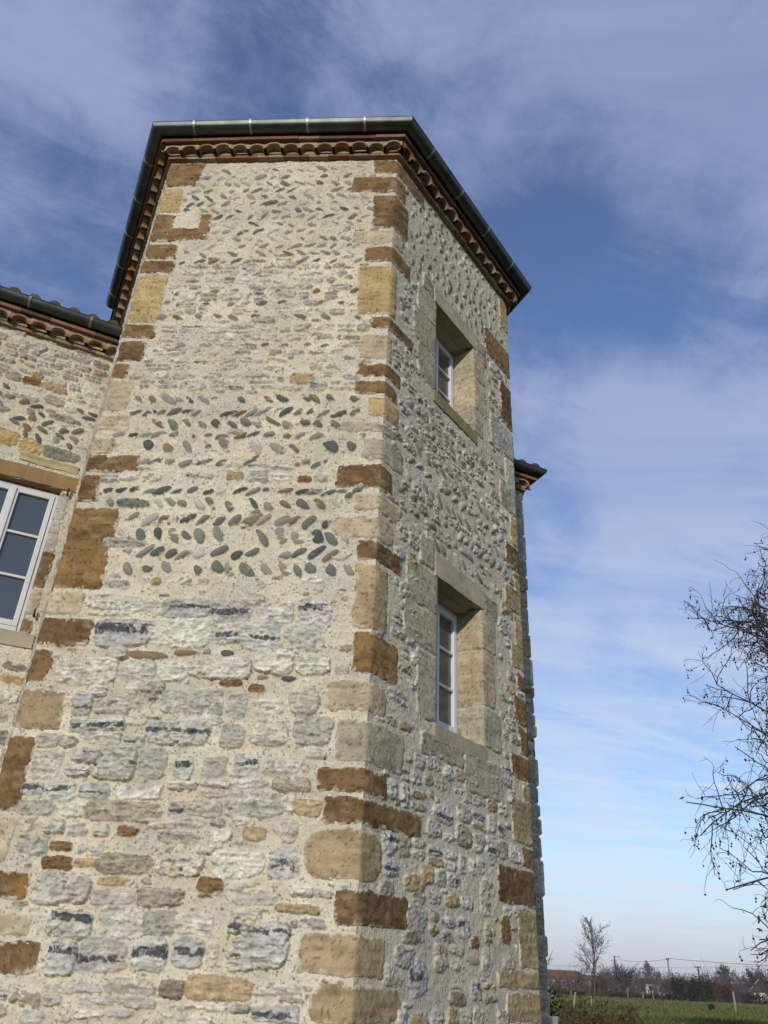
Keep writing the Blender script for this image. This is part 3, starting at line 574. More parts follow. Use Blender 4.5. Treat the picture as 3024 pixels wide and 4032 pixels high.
# ------------------------------------------------------------------ eaves: tile cornice, gutter, roof (shared by tower and house)
def offset_poly(pts, o, ns):
    out = []
    for i in range(len(pts)):
        a = ns[max(i-1, 0)]; b = ns[min(i, len(ns)-1)]; m = (a+b)/(1+a@b); out.append(pts[i]+m*o)
    return out
def prism(mb, pts, ns, sec, col=None, closed=True, piece=None, cols=None):
    """sweep a section of (offset, z) along the wall line with mitred corners"""
    if piece is None:
        rows = [[(*q, z) for q in offset_poly(pts, o, ns)] for (o, z) in sec]
        k = len(sec); vs_ = [rows[j][i] for i in range(len(pts)) for j in range(k)]; fs = []
        for i in range(len(pts)-1):
            for j in range(k if closed else k-1): fs.append((i*k+j, i*k+(j+1) % k, (i+1)*k+(j+1) % k, (i+1)*k+j))
        if closed: fs += [tuple(range(k))[::-1], tuple(range((len(pts)-1)*k, len(pts)*k))]
        mb.add(vs_, fs, col); return
    P = [offset_poly(pts, o, ns) for (o, z) in sec]
    for i in range(len(pts)-1):
        L_ = np.linalg.norm(pts[i+1]-pts[i]); n = max(1, round(L_/piece)); cuts = [0]+sorted(rng.uniform(-.18, .18)/n+k/n for k in range(1, n))+[1]
        for a, b in zip(cuts[:-1], cuts[1:]):
            c = cols[rng.randrange(len(cols))]; c = tuple(np.array(c)*rng.uniform(.75, 1.2)); e = .002/L_; dz = rng.uniform(-.003, .003); do = rng.uniform(-.004, .004)
            vs_ = []
            for t in (a+e, b-e):
                for j, (o, z) in enumerate(sec):
                    q = P[j][i]*(1-t)+P[j][i+1]*t+ns[i]*(do if o > .02 else 0); vs_.append((q[0], q[1], z+dz))
            k = len(sec); fs = [(j, (j+1) % k, k+(j+1) % k, k+j) for j in range(k)]+[tuple(range(k))[::-1], tuple(range(k, 2*k))]
            mb.add(vs_, fs, c)
TC = [(.23, .115, .062), (.24, .16, .10), (.27, .20, .13), (.20, .12, .075), (.27, .21, .14), (.24, .17, .11), (.26, .18, .11)]
TD = [(.15, .065, .04), (.18, .08, .045), (.12, .06, .042), (.20, .11, .07)]
def cornice(parent, pts, ns, zt, pitch=.19, first=0):
    mb = MB()
    prism(mb, pts, ns, [(-.02, zt-.004), (.052, zt), (.055, zt+.036), (-.02, zt+.036)], piece=.24, cols=TC)
    prism(mb, pts, ns, [(-.02, zt+.036), (.050, zt+.036), (.050, zt+.150), (-.02, zt+.150)], col=(.27, .23, .17))  # recessed mortar strip, painted darker for shade inside the arches
    prism(mb, pts, ns, [(-.02, zt+.150), (.165, zt+.146), (.168, zt+.184), (-.02, zt+.186)], piece=.26, cols=TD)
    for i in range(len(pts)-1):
        d = pts[i+1]-pts[i]; L_ = np.linalg.norm(d); d = d/L_; n = ns[i]
        e0 = .10 if i > 0 else 0.05; e1 = .10 if i < len(pts)-2 else .05
        cnt = max(1, int(round((L_+.1)/pitch))); 
        for k in range(cnt):
            t = (k+.5)/cnt*(L_+.12)-.06
            R_o = pitch*.505; th = .021; hgt = rng.uniform(.94, 1.06)*.082/(pitch*.475); K = 11
            o1 = .135+rng.uniform(-.012, .010); col = tuple(np.array(TC[rng.randrange(len(TC))])*rng.uniform(.8, 1.2)); dz = rng.uniform(-.003, .003)
            vs_ = []
            for (rr, oo) in ((R_o, o1), (R_o-th, o1), (R_o-th, .0), (R_o, .0)):
                for j in range(K+1):
                    an = math.pi*j/K; x = rr*math.cos(an); zz = rr*math.sin(an)*hgt
                    q = pts[i]+d*(t+x)+n*oo; vs_.append((q[0], q[1], zt+.036+zz+dz))
            fs = []
            for g in range(4):
                h = (g+1) % 4
                for j in range(K): fs.append((g*(K+1)+j, g*(K+1)+j+1, h*(K+1)+j+1, h*(K+1)+j))
            mb.add(vs_, fs, col)
            fill = []                                      # mortar inside the tile, coloured darker for the shadow under the arch
            o3 = .118+rng.uniform(-.006, .006); sp_ = []; top_ = zt+.150       # mortar packed over the tile
            for j in range(K+1):
                an = math.pi*j/K; x = (R_o-.004)*math.cos(an); zz = (R_o-.004)*math.sin(an)*hgt; q = pts[i]+d*(t+x)+n*o3; sp_ += [(q[0], q[1], zt+.036+zz), (q[0], q[1], top_)]
            mb.add(sp_, [(2*j, 2*j+1, 2*j+3, 2*j+2) for j in range(K)], tuple(np.array((.36, .30, .22))*rng.uniform(.7, 1.1)))
            o2 = .062+rng.uniform(-.01, .02)
            for j in range(K+1):
                an = math.pi*j/K; q = pts[i]+d*(t+(R_o-th+.002)*math.cos(an))+n*(o2-.03*math.sin(an)); fill.append((q[0], q[1], zt+.036+(R_o-th+.002)*math.sin(an)*hgt))
            mb.add(fill, [tuple(range(K+1))], tuple(np.array((.33, .28, .21))*rng.uniform(.6, 1.1)))
    return mb.build('cornice', TERRA, parent)
def gutter(parent, pts, ns, zr, rim, R=.082, step=.55, ends=(True, True)):
    oc = rim-R; sec = []
    K = 12
    for j in range(K+1):
        an = math.pi+math.pi*j/K; sec.append((oc-R*math.cos(an)*1.0 if False else oc+R*math.cos(an), zr+R*math.sin(an)))
    for j in range(6): 
        an = math.pi+j*math.pi/3; sec.append((rim+.004-.009*math.cos(an) if False else rim+.009*math.cos(an+math.pi)-.004, zr+.006+.009*math.sin(an+math.pi)))
    inner = [(oc+(R-.004)*math.cos(math.pi+math.pi*j/K), zr+(R-.004)*math.sin(math.pi+math.pi*j/K)+.002) for j in range(K, -1, -1)]
    mb = MB(); prism(mb, pts, ns, sec+inner, (.2, .2, .2), closed=True)
    for e, i in zip(ends, (0, len(pts)-1)):
        if e:
            q = [(*offset_poly(pts, o, ns)[i], z) for (o, z) in sec[:K+1]]; mb.add(q, [tuple(range(len(q)))], (.2, .2, .2))
    g = mb.build('gutter', ZINC, parent)
    me = g.data
    for p_ in me.polygons: p_.use_smooth = True
    md = g.modifiers.new('edges', 'EDGE_SPLIT'); md.split_angle = rad(40)
    for i in range(len(pts)-1):                            # strap brackets
        A_ = offset_poly(pts, 0, ns); d = pts[i+1]-pts[i]; L_ = np.linalg.norm(d); d = d/L_; n = ns[i]; cnt = max(1, int(L_/step))
        for k in range(cnt):
            t = (k+.35)/cnt*L_+.06; b = MB(); vs_ = []
            for dt in (-.013, .013):
                for rr in (R+.009, R-.002):
                    for j in range(K+1):
                        an = math.pi+math.pi*j/K; q = pts[i]+d*(t+dt)+n*(oc+rr*math.cos(an)); vs_.append((q[0], q[1], zr+.004+rr*math.sin(an)))
            k1 = K+1; fs = []
            for j in range(K): fs += [(j, j+1, k1+j+1, k1+j), (2*k1+j, 3*k1+j, 3*k1+j+1, 2*k1+j+1), (j, 2*k1+j, 2*k1+j+1, j+1), (k1+j, k1+j+1, 3*k1+j+1, 3*k1+j)]
            fs += [(0, k1, 3*k1, 2*k1), (K, 2*k1+K, 3*k1+K, k1+K)]
            b.add(vs_, fs, (.2, .2, .2)); b.build('gutter_bracket', STRAP, g, smooth=False)
    return g
TPT = [LC+SD*3.3, LC, C0, RC, RC+SD*3.3]; TNS = [NL, N1, N2, NR]
cornice(tower, TPT, TNS, ZT)
eb = MB(); prism(eb, TPT, TNS, [(-.05, ZT+.186), (.13, ZT+.186), (.15, ZT+.30), (-.05, ZT+.33)], (.03, .03, .03)); eb.build('shade_black_board', SHADE_BLACK, tower)  # board painted near-black as the shadow gap below the gutter
gutter(tower, [LC+SD*2.85, LC, C0, RC, RC+SD*3.0], TNS, ZT+.286, .300)
# tiled hip roof of the tower
rf = MB(); ro = offset_poly([LC+SD*3.3, LC, C0, RC, RC+SD*3.3], .20, TNS); apex = (ro[1]+ro[3])/2+SD*.6; za = ZT+1.25
ridge = apex+SD*2.7
tile_col = lambda: tuple(np.array(TC[rng.randrange(len(TC))])*.7)
zz = ZT+.33
rf.add([(*ro[1], zz), (*ro[2], zz), (*apex, za)], [(0, 1, 2)], tile_col()); rf.add([(*ro[2], zz), (*ro[3], zz), (*apex, za)], [(0, 1, 2)], tile_col())
rf.add([(*ro[0], zz), (*ro[1], zz), (*apex, za), (*ridge, za)], [(0, 1, 2, 3)], tile_col()); rf.add([(*ro[3], zz), (*ro[4], zz), (*ridge, za), (*apex, za)], [(0, 1, 2, 3)], tile_col())
for q in (ro[1], ro[2], ro[3]): rf.tube([(*(q*.98+apex*.02), zz+.0), (*apex, za+.03)], [.075, .075], 8, tile_col())
for (a_, b_) in ((0, 1), (1, 2), (2, 3), (3, 4)):           # rows of half-round tiles up each slope
    top = {0: (ridge, apex), 1: (apex, apex), 2: (apex, apex), 3: (apex, ridge)}[a_]
    n = max(6, int(np.linalg.norm(ro[b_]-ro[a_])/.2))
    for k in range(1, n):
        t = k/n; lo = ro[a_]*(1-t)+ro[b_]*t; hi = top[0]*(1-t)+top[1]*t
        rf.tube([(*(lo+(hi-lo)*.02), zz+.012), (*(lo+(hi-lo)*.93), zz+(za-zz)*.93)], [.062, .062], 6, tile_col())
rf.build('roof', TERRA, tower, smooth=False)
# ================================================================== THE HOUSE BEHIND
house = empty('stone_house', (0.4, 11.2, 0), 'long lower stone house behind the tower with a white window and tiled eaves', 'house')
HW = (.155, 1.00, 4.04, 5.55)
fh = Field(axis((0, 1.5, .008), (1.5, 7.0, .02)), axis((0, 1.0, .03), (1.0, ZM, .009)), 5)
fh.block(-.02, 1.3, 3.98, 5.75); fh.block(0, .16, 3.9, 5.75)
for (u, z, ww, hh, k, a) in ((.80, 5.98, .26, .17, 'y', 0), (.55, 5.95, .22, .18, 'y', 0), (.26, 5.95, .36, .13, 'g', 0), (.92, 6.72, .14, .10, 'M', 0), (.74, 6.72, .17, .09, 'o', 0), (.52, 6.72, .26, .09, 'T', 0), (.47, 6.56, .20, .10, 'M', .1), (.3, 6.52, .12, .09, 'W', 0), (.75, 6.5, .26, .05, 'G', 0), (.35, 6.38, .26, .08, 'M', 0)):
    fh.stone(u, z, ww, hh, a, k, .016, 3.2, .05)
rubble(fh, 6.62, 7.28, .05, 6.8, .06, .11, .10, .24, 'WMGGWRMlGT', .3, .08, .025, .018)
for z, tl in ((6.55, 20), (6.45, -15), (6.36, 40), (6.26, -30), (6.17, 30), (6.08, 65)): pebble_row(fh, z, .06, 6.8, tl, .115, .058, .15, .0, kinds='kegRgbkeb', prot=.018, skip=.1, zj=.03)
flakes(fh, 120, .05, 1.5, 5.75, 7.2, (.05, .15), (.025, .05), 'WGlMT', .2)
rubble(fh, 3.55, 3.98, .02, 6.8, .16, .22, .2, .45, 'glgy', .35, .1, .02, .008, .7)
rubble(fh, .8, 3.55, .02, 6.8, .08, .16, .15, .4, 'glWTWG', .35, .1)
rubble(fh, 4.0, 6.6, 1.3, 6.8, .1, .2, .15, .4, 'WGMTB', .2, .1)
link('wall', fh.mesh('wall', LB, -FD, NF, [HW], flat=(0.02, 0)), MASON, house)
wr = float(np.linalg.norm(FC-RB))
fh2 = Field(axis((0, wr, .011)), axis((0, 1.0, .05), (1.0, ZM, .011)), 6)
rubble(fh2, 1.0, 7.2, 0, wr, .08, .2, .12, .35, 'WGGDWMG', .1, .06, .025, .024, 1.4)
link('wall', fh2.mesh('wall', FC, -FD, NF), MASON, house)
fh3 = Field(axis((0, 7, .04)), axis((0, ZM, .04)), 8)
rubble(fh3, .3, 7.2, 0, 7, .1, .2, .15, .4, 'WGGDWMT', .2, .1)
link('wall', fh3.mesh('wall', FC, SD, FD), MASON, house)
z = 7.28
while z > 0.15:
    h = rng.choice((.14, .19, .24, .30, .36)); k = rng.choice('gwgtggwgtgb'); p_ = rng.uniform(.004, .040)
    wrap_block(house, 'quoin', FC, -FD, NF, rng.uniform(.18, .45), SD, FD, rng.uniform(.2, .5), max(z-h+.015, .02), z, k, res=.014, prot=p_, rough=1.6)
    z -= h
hwin = casement(house, LB, -FD, NF, HW[0]+.006, HW[1]-.006, HW[2]+.012, HW[3]-.012, .075, 3, WHITE, GLASS, wide=.046)
bk = MB(); bk.box(LB, -FD, NF, HW[0]-.1, HW[1]+.1, -.30, -.24, HW[2]-.1, HW[3]+.1, (.02, .02, .02)); bk.build('dark_backing', SHADE_BLACK, hwin)  # dark slab painted as the unlit interior
for (za, zb, k) in ((5.225, 5.545, 'w'), (4.875, 5.22, 'w'), (4.485, 4.87, 'b'), (4.195, 4.48, 'p'), (4.02, 4.19, 'b')):
    kk = {'w': 'w'}.get(k, k)
    o = wrap_block(house, 'jamb_stone', LB-FD*HW[0], -NF, -FD, .10, FD, NF, rng.uniform(.09, .115), za+.003, zb-.003, kk, prot=.010, rough=.6)
for (za, zb, k) in ((5.1, 5.545, 'p'), (4.6, 5.09, 'b'), (4.02, 4.59, 'p')):
    wrap_block(house, 'jamb_stone', LB-FD*HW[1], -NF, FD, .10, -FD, NF, rng.uniform(.15, .25), za+.003, zb-.003, k, prot=.010, rough=.6, res=.02)
long_stone(hwin, 'lintel', LB, -FD, NF, .02, 1.22, [(.014, 5.56), (.016, 5.72), (-.30, 5.72), (-.30, 5.548), (-.02, 5.548)], (.255, .165, .080))
long_stone(hwin, 'sill', LB, -FD, NF, .03, 1.15, [(.014, 3.90), (.018, 4.03), (-.30, 4.045), (-.30, 3.90)], (.36, .315, .235))
long_stone(house, 'moulded_stone', LB, -FD, NF, .06, .62, [(-.05, 5.76), (.012, 5.77), (.020, 5.80), (.012, 5.81), (.034, 5.845), (.020, 5.86), (-.05, 5.86)], (.42, .36, .22), jit=.005)
for (u, z) in ((.095, 5.515), (.085, 4.21)):
    m = MB(); c = LB-FD*u
    m.tube([(*(c-NF*.03), z), (*(c+NF*.05), z)], [.012, .011], 6, (.1, .06, .04)); m.tube([(*(c+NF*.045), z-.02), (*(c+NF*.045), z+.055)], [.011, .010], 6, (.1, .06, .04))
    m.build('hinge_pin', IRON, house)
for pts, ns, en in (([LB-FD*7, LB], [NF], (True, False)), ([RB-SD*.0, FC, FC+SD*6.5], [NF, FD], (False, True))):
    cornice(house, pts, ns, ZM, pitch=.20); gutter(house, pts, ns, ZM+.286, .267, R=.078, step=.62, ends=en)
    e = MB(); prism(e, pts, ns, [(-.05, ZM+.186), (.12, ZM+.186), (.14, ZM+.28), (-.05, ZM+.29)], (.03, .03, .03)); e.build('shade_black_board', SHADE_BLACK, house)  # the black strip paints in the shadow between cornice and gutter
hr = MB(); za, slope, dep = ZM+.295, .42, 4.6
def roofp(u, q): p_ = LB+FD*u+SD*q; return (p_[0], p_[1], za+slope*(q+.17))
Lr = float((FC-LB)@FD)
hr.add([roofp(-7, -.17), roofp(Lr+.17, -.17), roofp(Lr+.17, dep), roofp(-7, dep)], [(0, 1, 2, 3)], tile_col())
hr.add([roofp(-7, dep), roofp(Lr+.17, dep), (*(LB+FD*(Lr+.17)+SD*2*dep), za), (*(LB-FD*7+SD*2*dep), za)], [(0, 1, 2, 3)], tile_col())
u = -6.9; TW = float((LC-LB)@FD); wt = float((RC-LB)@FD)
while u < Lr+.2:
    q0 = -.175+rng.uniform(-.01, .012); q1 = dep
    inside = (0-.12 < u < float((RB-LB)@FD)+.12)
    if not inside:
        qs = np.arange(q0, q1, .36); col0 = tile_col()
        for a in qs:                                       # overlapping half-round tiles
            c = tuple((np.array(tile_col())*.5+np.array((.07, .06, .05)))*rng.uniform(.45, .8)); b = min(a+.42, q1)
            A_ = Vector(roofp(u, a))+Vector((0, 0, .035)); B_ = Vector(roofp(u, b))+Vector((0, 0, .018))
            hr.tube([A_, B_], [.078, .062], 10, c)
    u += .205
hr.build('roof', TERRA, house)

# ================================================================== SETTING
def simple_mat(name, base, rough=.95, var=.3, vscale=3.0, bump=()): return mat(name, rough, .1, base=base, var=var, vscale=vscale, bump=bump)
gm = bpy.data.materials.new('meadow_grass'); gm.use_nodes = True; t = gm.node_tree; b = t.nodes['Principled BSDF']; b.inputs['Roughness'].default_value = 1; b.inputs['Specular IOR Level'].default_value = .05
g = t.nodes.new('ShaderNodeTexCoord')
def gn(s_, d_): 
    n = t.nodes.new('ShaderNodeTexNoise'); n.inputs['Scale'].default_value = s_; n.inputs['Detail'].default_value = d_; t.links.new(g.outputs['Object'], n.inputs['Vector']); return n
n1 = gn(.06, 6); n2 = gn(.9, 6); cr = t.nodes.new('ShaderNodeValToRGB'); cr.color_ramp.elements[0].position = .33; cr.color_ramp.elements[1].position = .68
cr.color_ramp.elements[0].color = (.042, .064, .017, 1); cr.color_ramp.elements[1].color = (.105, .102, .038, 1)
ad = t.nodes.new('ShaderNodeMath'); ad.operation = 'MULTIPLY_ADD'; ad.inputs[1].default_value = .5; t.links.new(n2.outputs['Fac'], ad.inputs[0])
ml = t.nodes.new('ShaderNodeMath'); ml.operation = 'MULTIPLY'; ml.inputs[1].default_value = .5; t.links.new(n1.outputs['Fac'], ml.inputs[0]); t.links.new(ml.outputs[0], ad.inputs[2])
t.links.new(ad.outputs[0], cr.inputs[0]); t.links.new(cr.outputs[0], b.inputs['Base Color'])
xs = np.concatenate([-np.geomspace(3000, 4, 26), np.linspace(-3, 60, 64), np.geomspace(64, 3000, 24)]); ys = np.concatenate([-np.geomspace(1500, 6, 16), np.linspace(-4, 150, 90), np.geomspace(156, 4000, 30)])
GX, GY = np.meshgrid(xs, ys); GZ = .10*fbm(GX*.08, GY*.08, 3, 3)*sst(14, 40, np.hypot(GX, GY))
idx = np.arange(GX.size, dtype=np.int32).reshape(GX.shape)
gme = np_mesh('ground', np.stack([GX.ravel(), GY.ravel(), GZ.ravel()], 1), np.stack([idx[:-1, :-1].ravel(), idx[:-1, 1:].ravel(), idx[1:, 1:].ravel(), idx[1:, :-1].ravel()], 1))
tag(link('ground', gme, gm), kind='structure')
def gz(x, y): return float(.10*fbm(np.array(x*.08), np.array(y*.08), 3, 3)*sst(14, 40, math.hypot(x, y)))
# far hills
hv = []; hf = []; n = 90
for i in range(n+1):
    az = rad(-50+100*i/n); hgt = 20+10*float(fbm(np.array(i*.13), np.array(.3), 4, 7))
    for (r, k) in ((2300, 0), (2480, 1), (2700, .75)): hv.append((r*math.sin(az), r*math.cos(az), -1+k*(hgt+2)))
for i in range(n):
    for j in range(2): hf.append((i*3+j, (i+1)*3+j, (i+1)*3+j+1, i*3+j+1))
HM = simple_mat('far_woodland', (.06, .07, .05), var=.3, vscale=.02)
tag(link('hills', np_mesh('hills', hv, hf), HM), kind='structure')
# grass blades in the field
GB = mat('grass_blades', 1, .05, attr=True)
rs = np.random.RandomState(4); NB = 26000
r_ = 38+105*rs.rand(NB)**1.3; az = np.radians(9.5+20*rs.rand(NB)); bx = r_*np.sin(az); by = r_*np.cos(az); bz = .10*fbm(bx*.08, by*.08, 3, 3)
cl = fbm(bx*.12, by*.12, 3, 9); bh = np.clip(.11+.13*rs.rand(NB)+.20*np.clip(cl, 0, 1), .06, .5); bw = .035+.05*rs.rand(NB); th = rs.rand(NB)*math.pi; ln = rs.normal(0, .35, (NB, 2))*bh[:, None]
V = np.empty((NB, 4, 3)); dx = np.cos(th)*bw; dy = np.sin(th)*bw
V[:, 0] = np.stack([bx-dx, by-dy, bz-.02], 1); V[:, 1] = np.stack([bx+dx, by+dy, bz-.02], 1)
V[:, 2] = np.stack([bx+ln[:, 0]+dx*.3, by+ln[:, 1]+dy*.3, bz+bh], 1); V[:, 3] = np.stack([bx+ln[:, 0]-dx*.3, by+ln[:, 1]-dy*.3, bz+bh], 1)
mixv = np.clip(.5+.8*cl+.5*rs.normal(0, .5, NB), 0, 1)[:, None]; Cb = np.array([.062, .090, .024])*(1-mixv)+np.array([.140, .132, .050])*mixv
tag(link('grass', np_mesh('grass', V.reshape(-1, 3), np.arange(NB*4).reshape(-1, 4), np.repeat(Cb, 4, 0), smooth=False), GB), 'rough green and straw coloured meadow grass', 'grass', kind='stuff')

# ------------------------------------------------------------------ trees
BARK = mat('bark', .95, .1, attr=True, var=.25, vscale=6)
LEAF = mat('dry_leaves', .9, .1, attr=True, var=.3, vscale=8)
def yh(x): return 3835.4+(x-1423.2)*.0488
def dist_at(px, ybase): return EYE/((ybase-yh(px))/4141.)
def hgt_at(px, y, r): return zat(px, y, r)
class Twigs:
    """numpy-backed collector of thin tapered tubes (three-sided)"""
    def __init__(s): s.A = []; s.B = []; s.ra = []; s.rb = []; s.c = []
    def seg(s, a, b, ra, rb, c): s.A.append(a); s.B.append(b); s.ra.append(ra); s.rb.append(rb); s.c.append(c)
    def build(s, name, mat_, parent, k=3):
        A = np.array(s.A); B = np.array(s.B); ra = np.array(s.ra)[:, None, None]; rb = np.array(s.rb)[:, None, None]
        t = B-A; t /= np.linalg.norm(t, axis=1, keepdims=True)+1e-9
        ref = np.where(np.abs(t[:, 2:3]) > .9, np.array([[1., 0, 0]]), np.array([[0, 0, 1.]])); e = np.cross(t, ref); e /= np.linalg.norm(e, axis=1, keepdims=True)+1e-9; g = np.cross(t, e)
        an = np.arange(k)*2*math.pi/k; ring = e[:, None, :]*np.cos(an)[None, :, None]+g[:, None, :]*np.sin(an)[None, :, None]
        V = np.concatenate([A[:, None, :]+ring*ra, B[:, None, :]+ring*rb], 1); m = len(A)
        base = (np.arange(m)*2*k)[:, None]; F = np.concatenate([np.stack([base[:, 0]+j, base[:, 0]+(j+1) % k, base[:, 0]+k+(j+1) % k, base[:, 0]+k+j], 1) for j in range(k)], 0)
        return link(name, np_mesh(name, V.reshape(-1, 3), F, np.repeat(np.array(s.c), 2*k, 0)), mat_, parent)
def wander(rr, tw, p, d, L, r0, r1, n, wig, grav, col):
    pts = [np.array(p, float)]; d = np.array(d, float); d /= np.linalg.norm(d); dirs = [d]
    for i in range(n):
        d = d+rr.normal(0, wig, 3); d[2] += grav; d /= np.linalg.norm(d)
        pts.append(pts[-1]+d*L/n); dirs.append(d)
        a = r0+(r1-r0)*i/n; b = r0+(r1-r0)*(i+1)/n; tw.seg(pts[-2], pts[-1], a, b, col)
    return pts, dirs
def bare_tree(base, H, W, seed, style, label, group=None, col=(.085, .072, .060), tw_r=.022, dens=1.0, name='bare_tree', leafy=None):
    rr = np.random.RandomState(seed); root = empty(name, (*base, gz(*base)), label, 'tree', group); p0 = np.array([*base, gz(*base)])
    tk = Twigs(); cr_ = Twigs(); up = style == 'upright'
    tp, td = wander(rr, tk, p0-np.array([0, 0, .1]), (rr.normal(0, .03), rr.normal(0, .03), 1), H*(.93 if up else .62), H*.016+.03, .035, 9, .04, .02, col)
    n1 = int((17 if up else 20)*dens)
    for i in range(n1):
        f_ = (.16+.8*i/n1) if up else (.30+.68*i/n1); k = min(int(f_*9), 8); q = tp[k]+(tp[k+1]-tp[k])*(f_*9-k); a = rr.uniform(0, 2*math.pi)
        el = rad(rr.uniform(50, 72) if up else rr.uniform(15, 70)); L = (H*(1-f_*.78)*.66 if up else W*.56*rr.uniform(.75, 1.1))
        L = min(L, (W*.5/math.cos(el)) if up else L)
        bp, bd = wander(rr, cr_, q, (math.cos(a)*math.cos(el), math.sin(a)*math.cos(el), math.sin(el)), L, .055*(1-f_*.4)*H/9, .022, 6, .10, .05 if up else .03, col)
        for j in range(int(7*dens)):
            k2 = rr.randint(1, 6); a2 = rr.normal(0, .55, 3); d2 = bd[k2]+a2; L2 = L*rr.uniform(.22, .45)
            sp_, sd2 = wander(rr, cr_, bp[k2], d2, L2, .028, tw_r*.8, 4, .14, .05 if up else .02, col)
            for m in range(int(5*dens)):
                k3 = rr.randint(1, 5); wander(rr, cr_, sp_[k3], sd2[k3]+rr.normal(0, .6, 3), L2*rr.uniform(.25, .6), tw_r, tw_r*.6, 2, .2, .03, tuple(np.array(col)*rr.uniform(.8, 1.6)))
    tk.build('trunk', BARK, root, 5); cr_.build('crown', BARK, root)
    return root
def leafy(name, base, spec, seed, label, cat, group, cols, n, ls, stems=True, stemcol=(.06, .05, .04)):
    """shrub: leaf-sized faces through several lumps of (dx, dy, z, rx, ry, rz) round a base"""
    rr = np.random.RandomState(seed); p0 = np.array([*base, gz(*base)]); root = empty(name, p0, label, cat, group)
    P = []; C = []
    for (dx, dy, z, rx, ry, rz) in spec:
        m = int(n*rx*rz/sum(q[3]*q[5] for q in spec)); v = rr.normal(0, 1, (m, 3)); v /= np.linalg.norm(v, axis=1, keepdims=True); v *= (rr.rand(m, 1)**.45)*(1+.18*rr.normal(0, 1, (m, 1)))
        q = p0+np.array([dx, dy, z])+v*np.array([rx, ry, rz]); q[:, 2] = np.maximum(q[:, 2], p0[2]+.03)
        cl = fbm(q[:, 0]*1.9+seed, q[:, 2]*1.9+q[:, 1], 2, seed)
        q = q[cl > -.38+.3*rr.rand(m)-.15]; P.append(q); C.append(np.array(cols)[rr.randint(0, len(cols), len(q))]*rr.uniform(.6, 1.4, (len(q), 1)))
    P = np.concatenate(P); C = np.concatenate(C); m = len(P); a = rr.normal(0, 1, (m, 3)); a /= np.linalg.norm(a, axis=1, keepdims=True); b = np.cross(a, rr.normal(0, 1, (m, 3))); b /= np.linalg.norm(b, axis=1, keepdims=True)
    s_ = (ls*rr.uniform(.6, 1.4, (m, 1)))
    V = np.stack([P-a*s_, P-b*s_*.5, P+a*s_, P+b*s_*.5], 1)
    link('foliage', np_mesh('foliage', V.reshape(-1, 3), np.arange(m*4).reshape(-1, 4), np.repeat(C, 4, 0), smooth=False), LEAF, root)
    if stems:
        tw = Twigs()
        for (dx, dy, z, rx, ry, rz) in spec:
            for _ in range(9):
                wander(rr, tw, p0+np.array([dx*.5+rr.normal(0, rx*.2), dy*.5, 0]), (dx*.3+rr.normal(0, .5)*rx, rr.normal(0, .5)*ry, z+rz*.6), (z+rz)*rr.uniform(.8, 1.12), .03*ls*6, .012*ls*6, 5, .15, 0, stemcol)
        tw.build('stems', BARK, root)
    return root
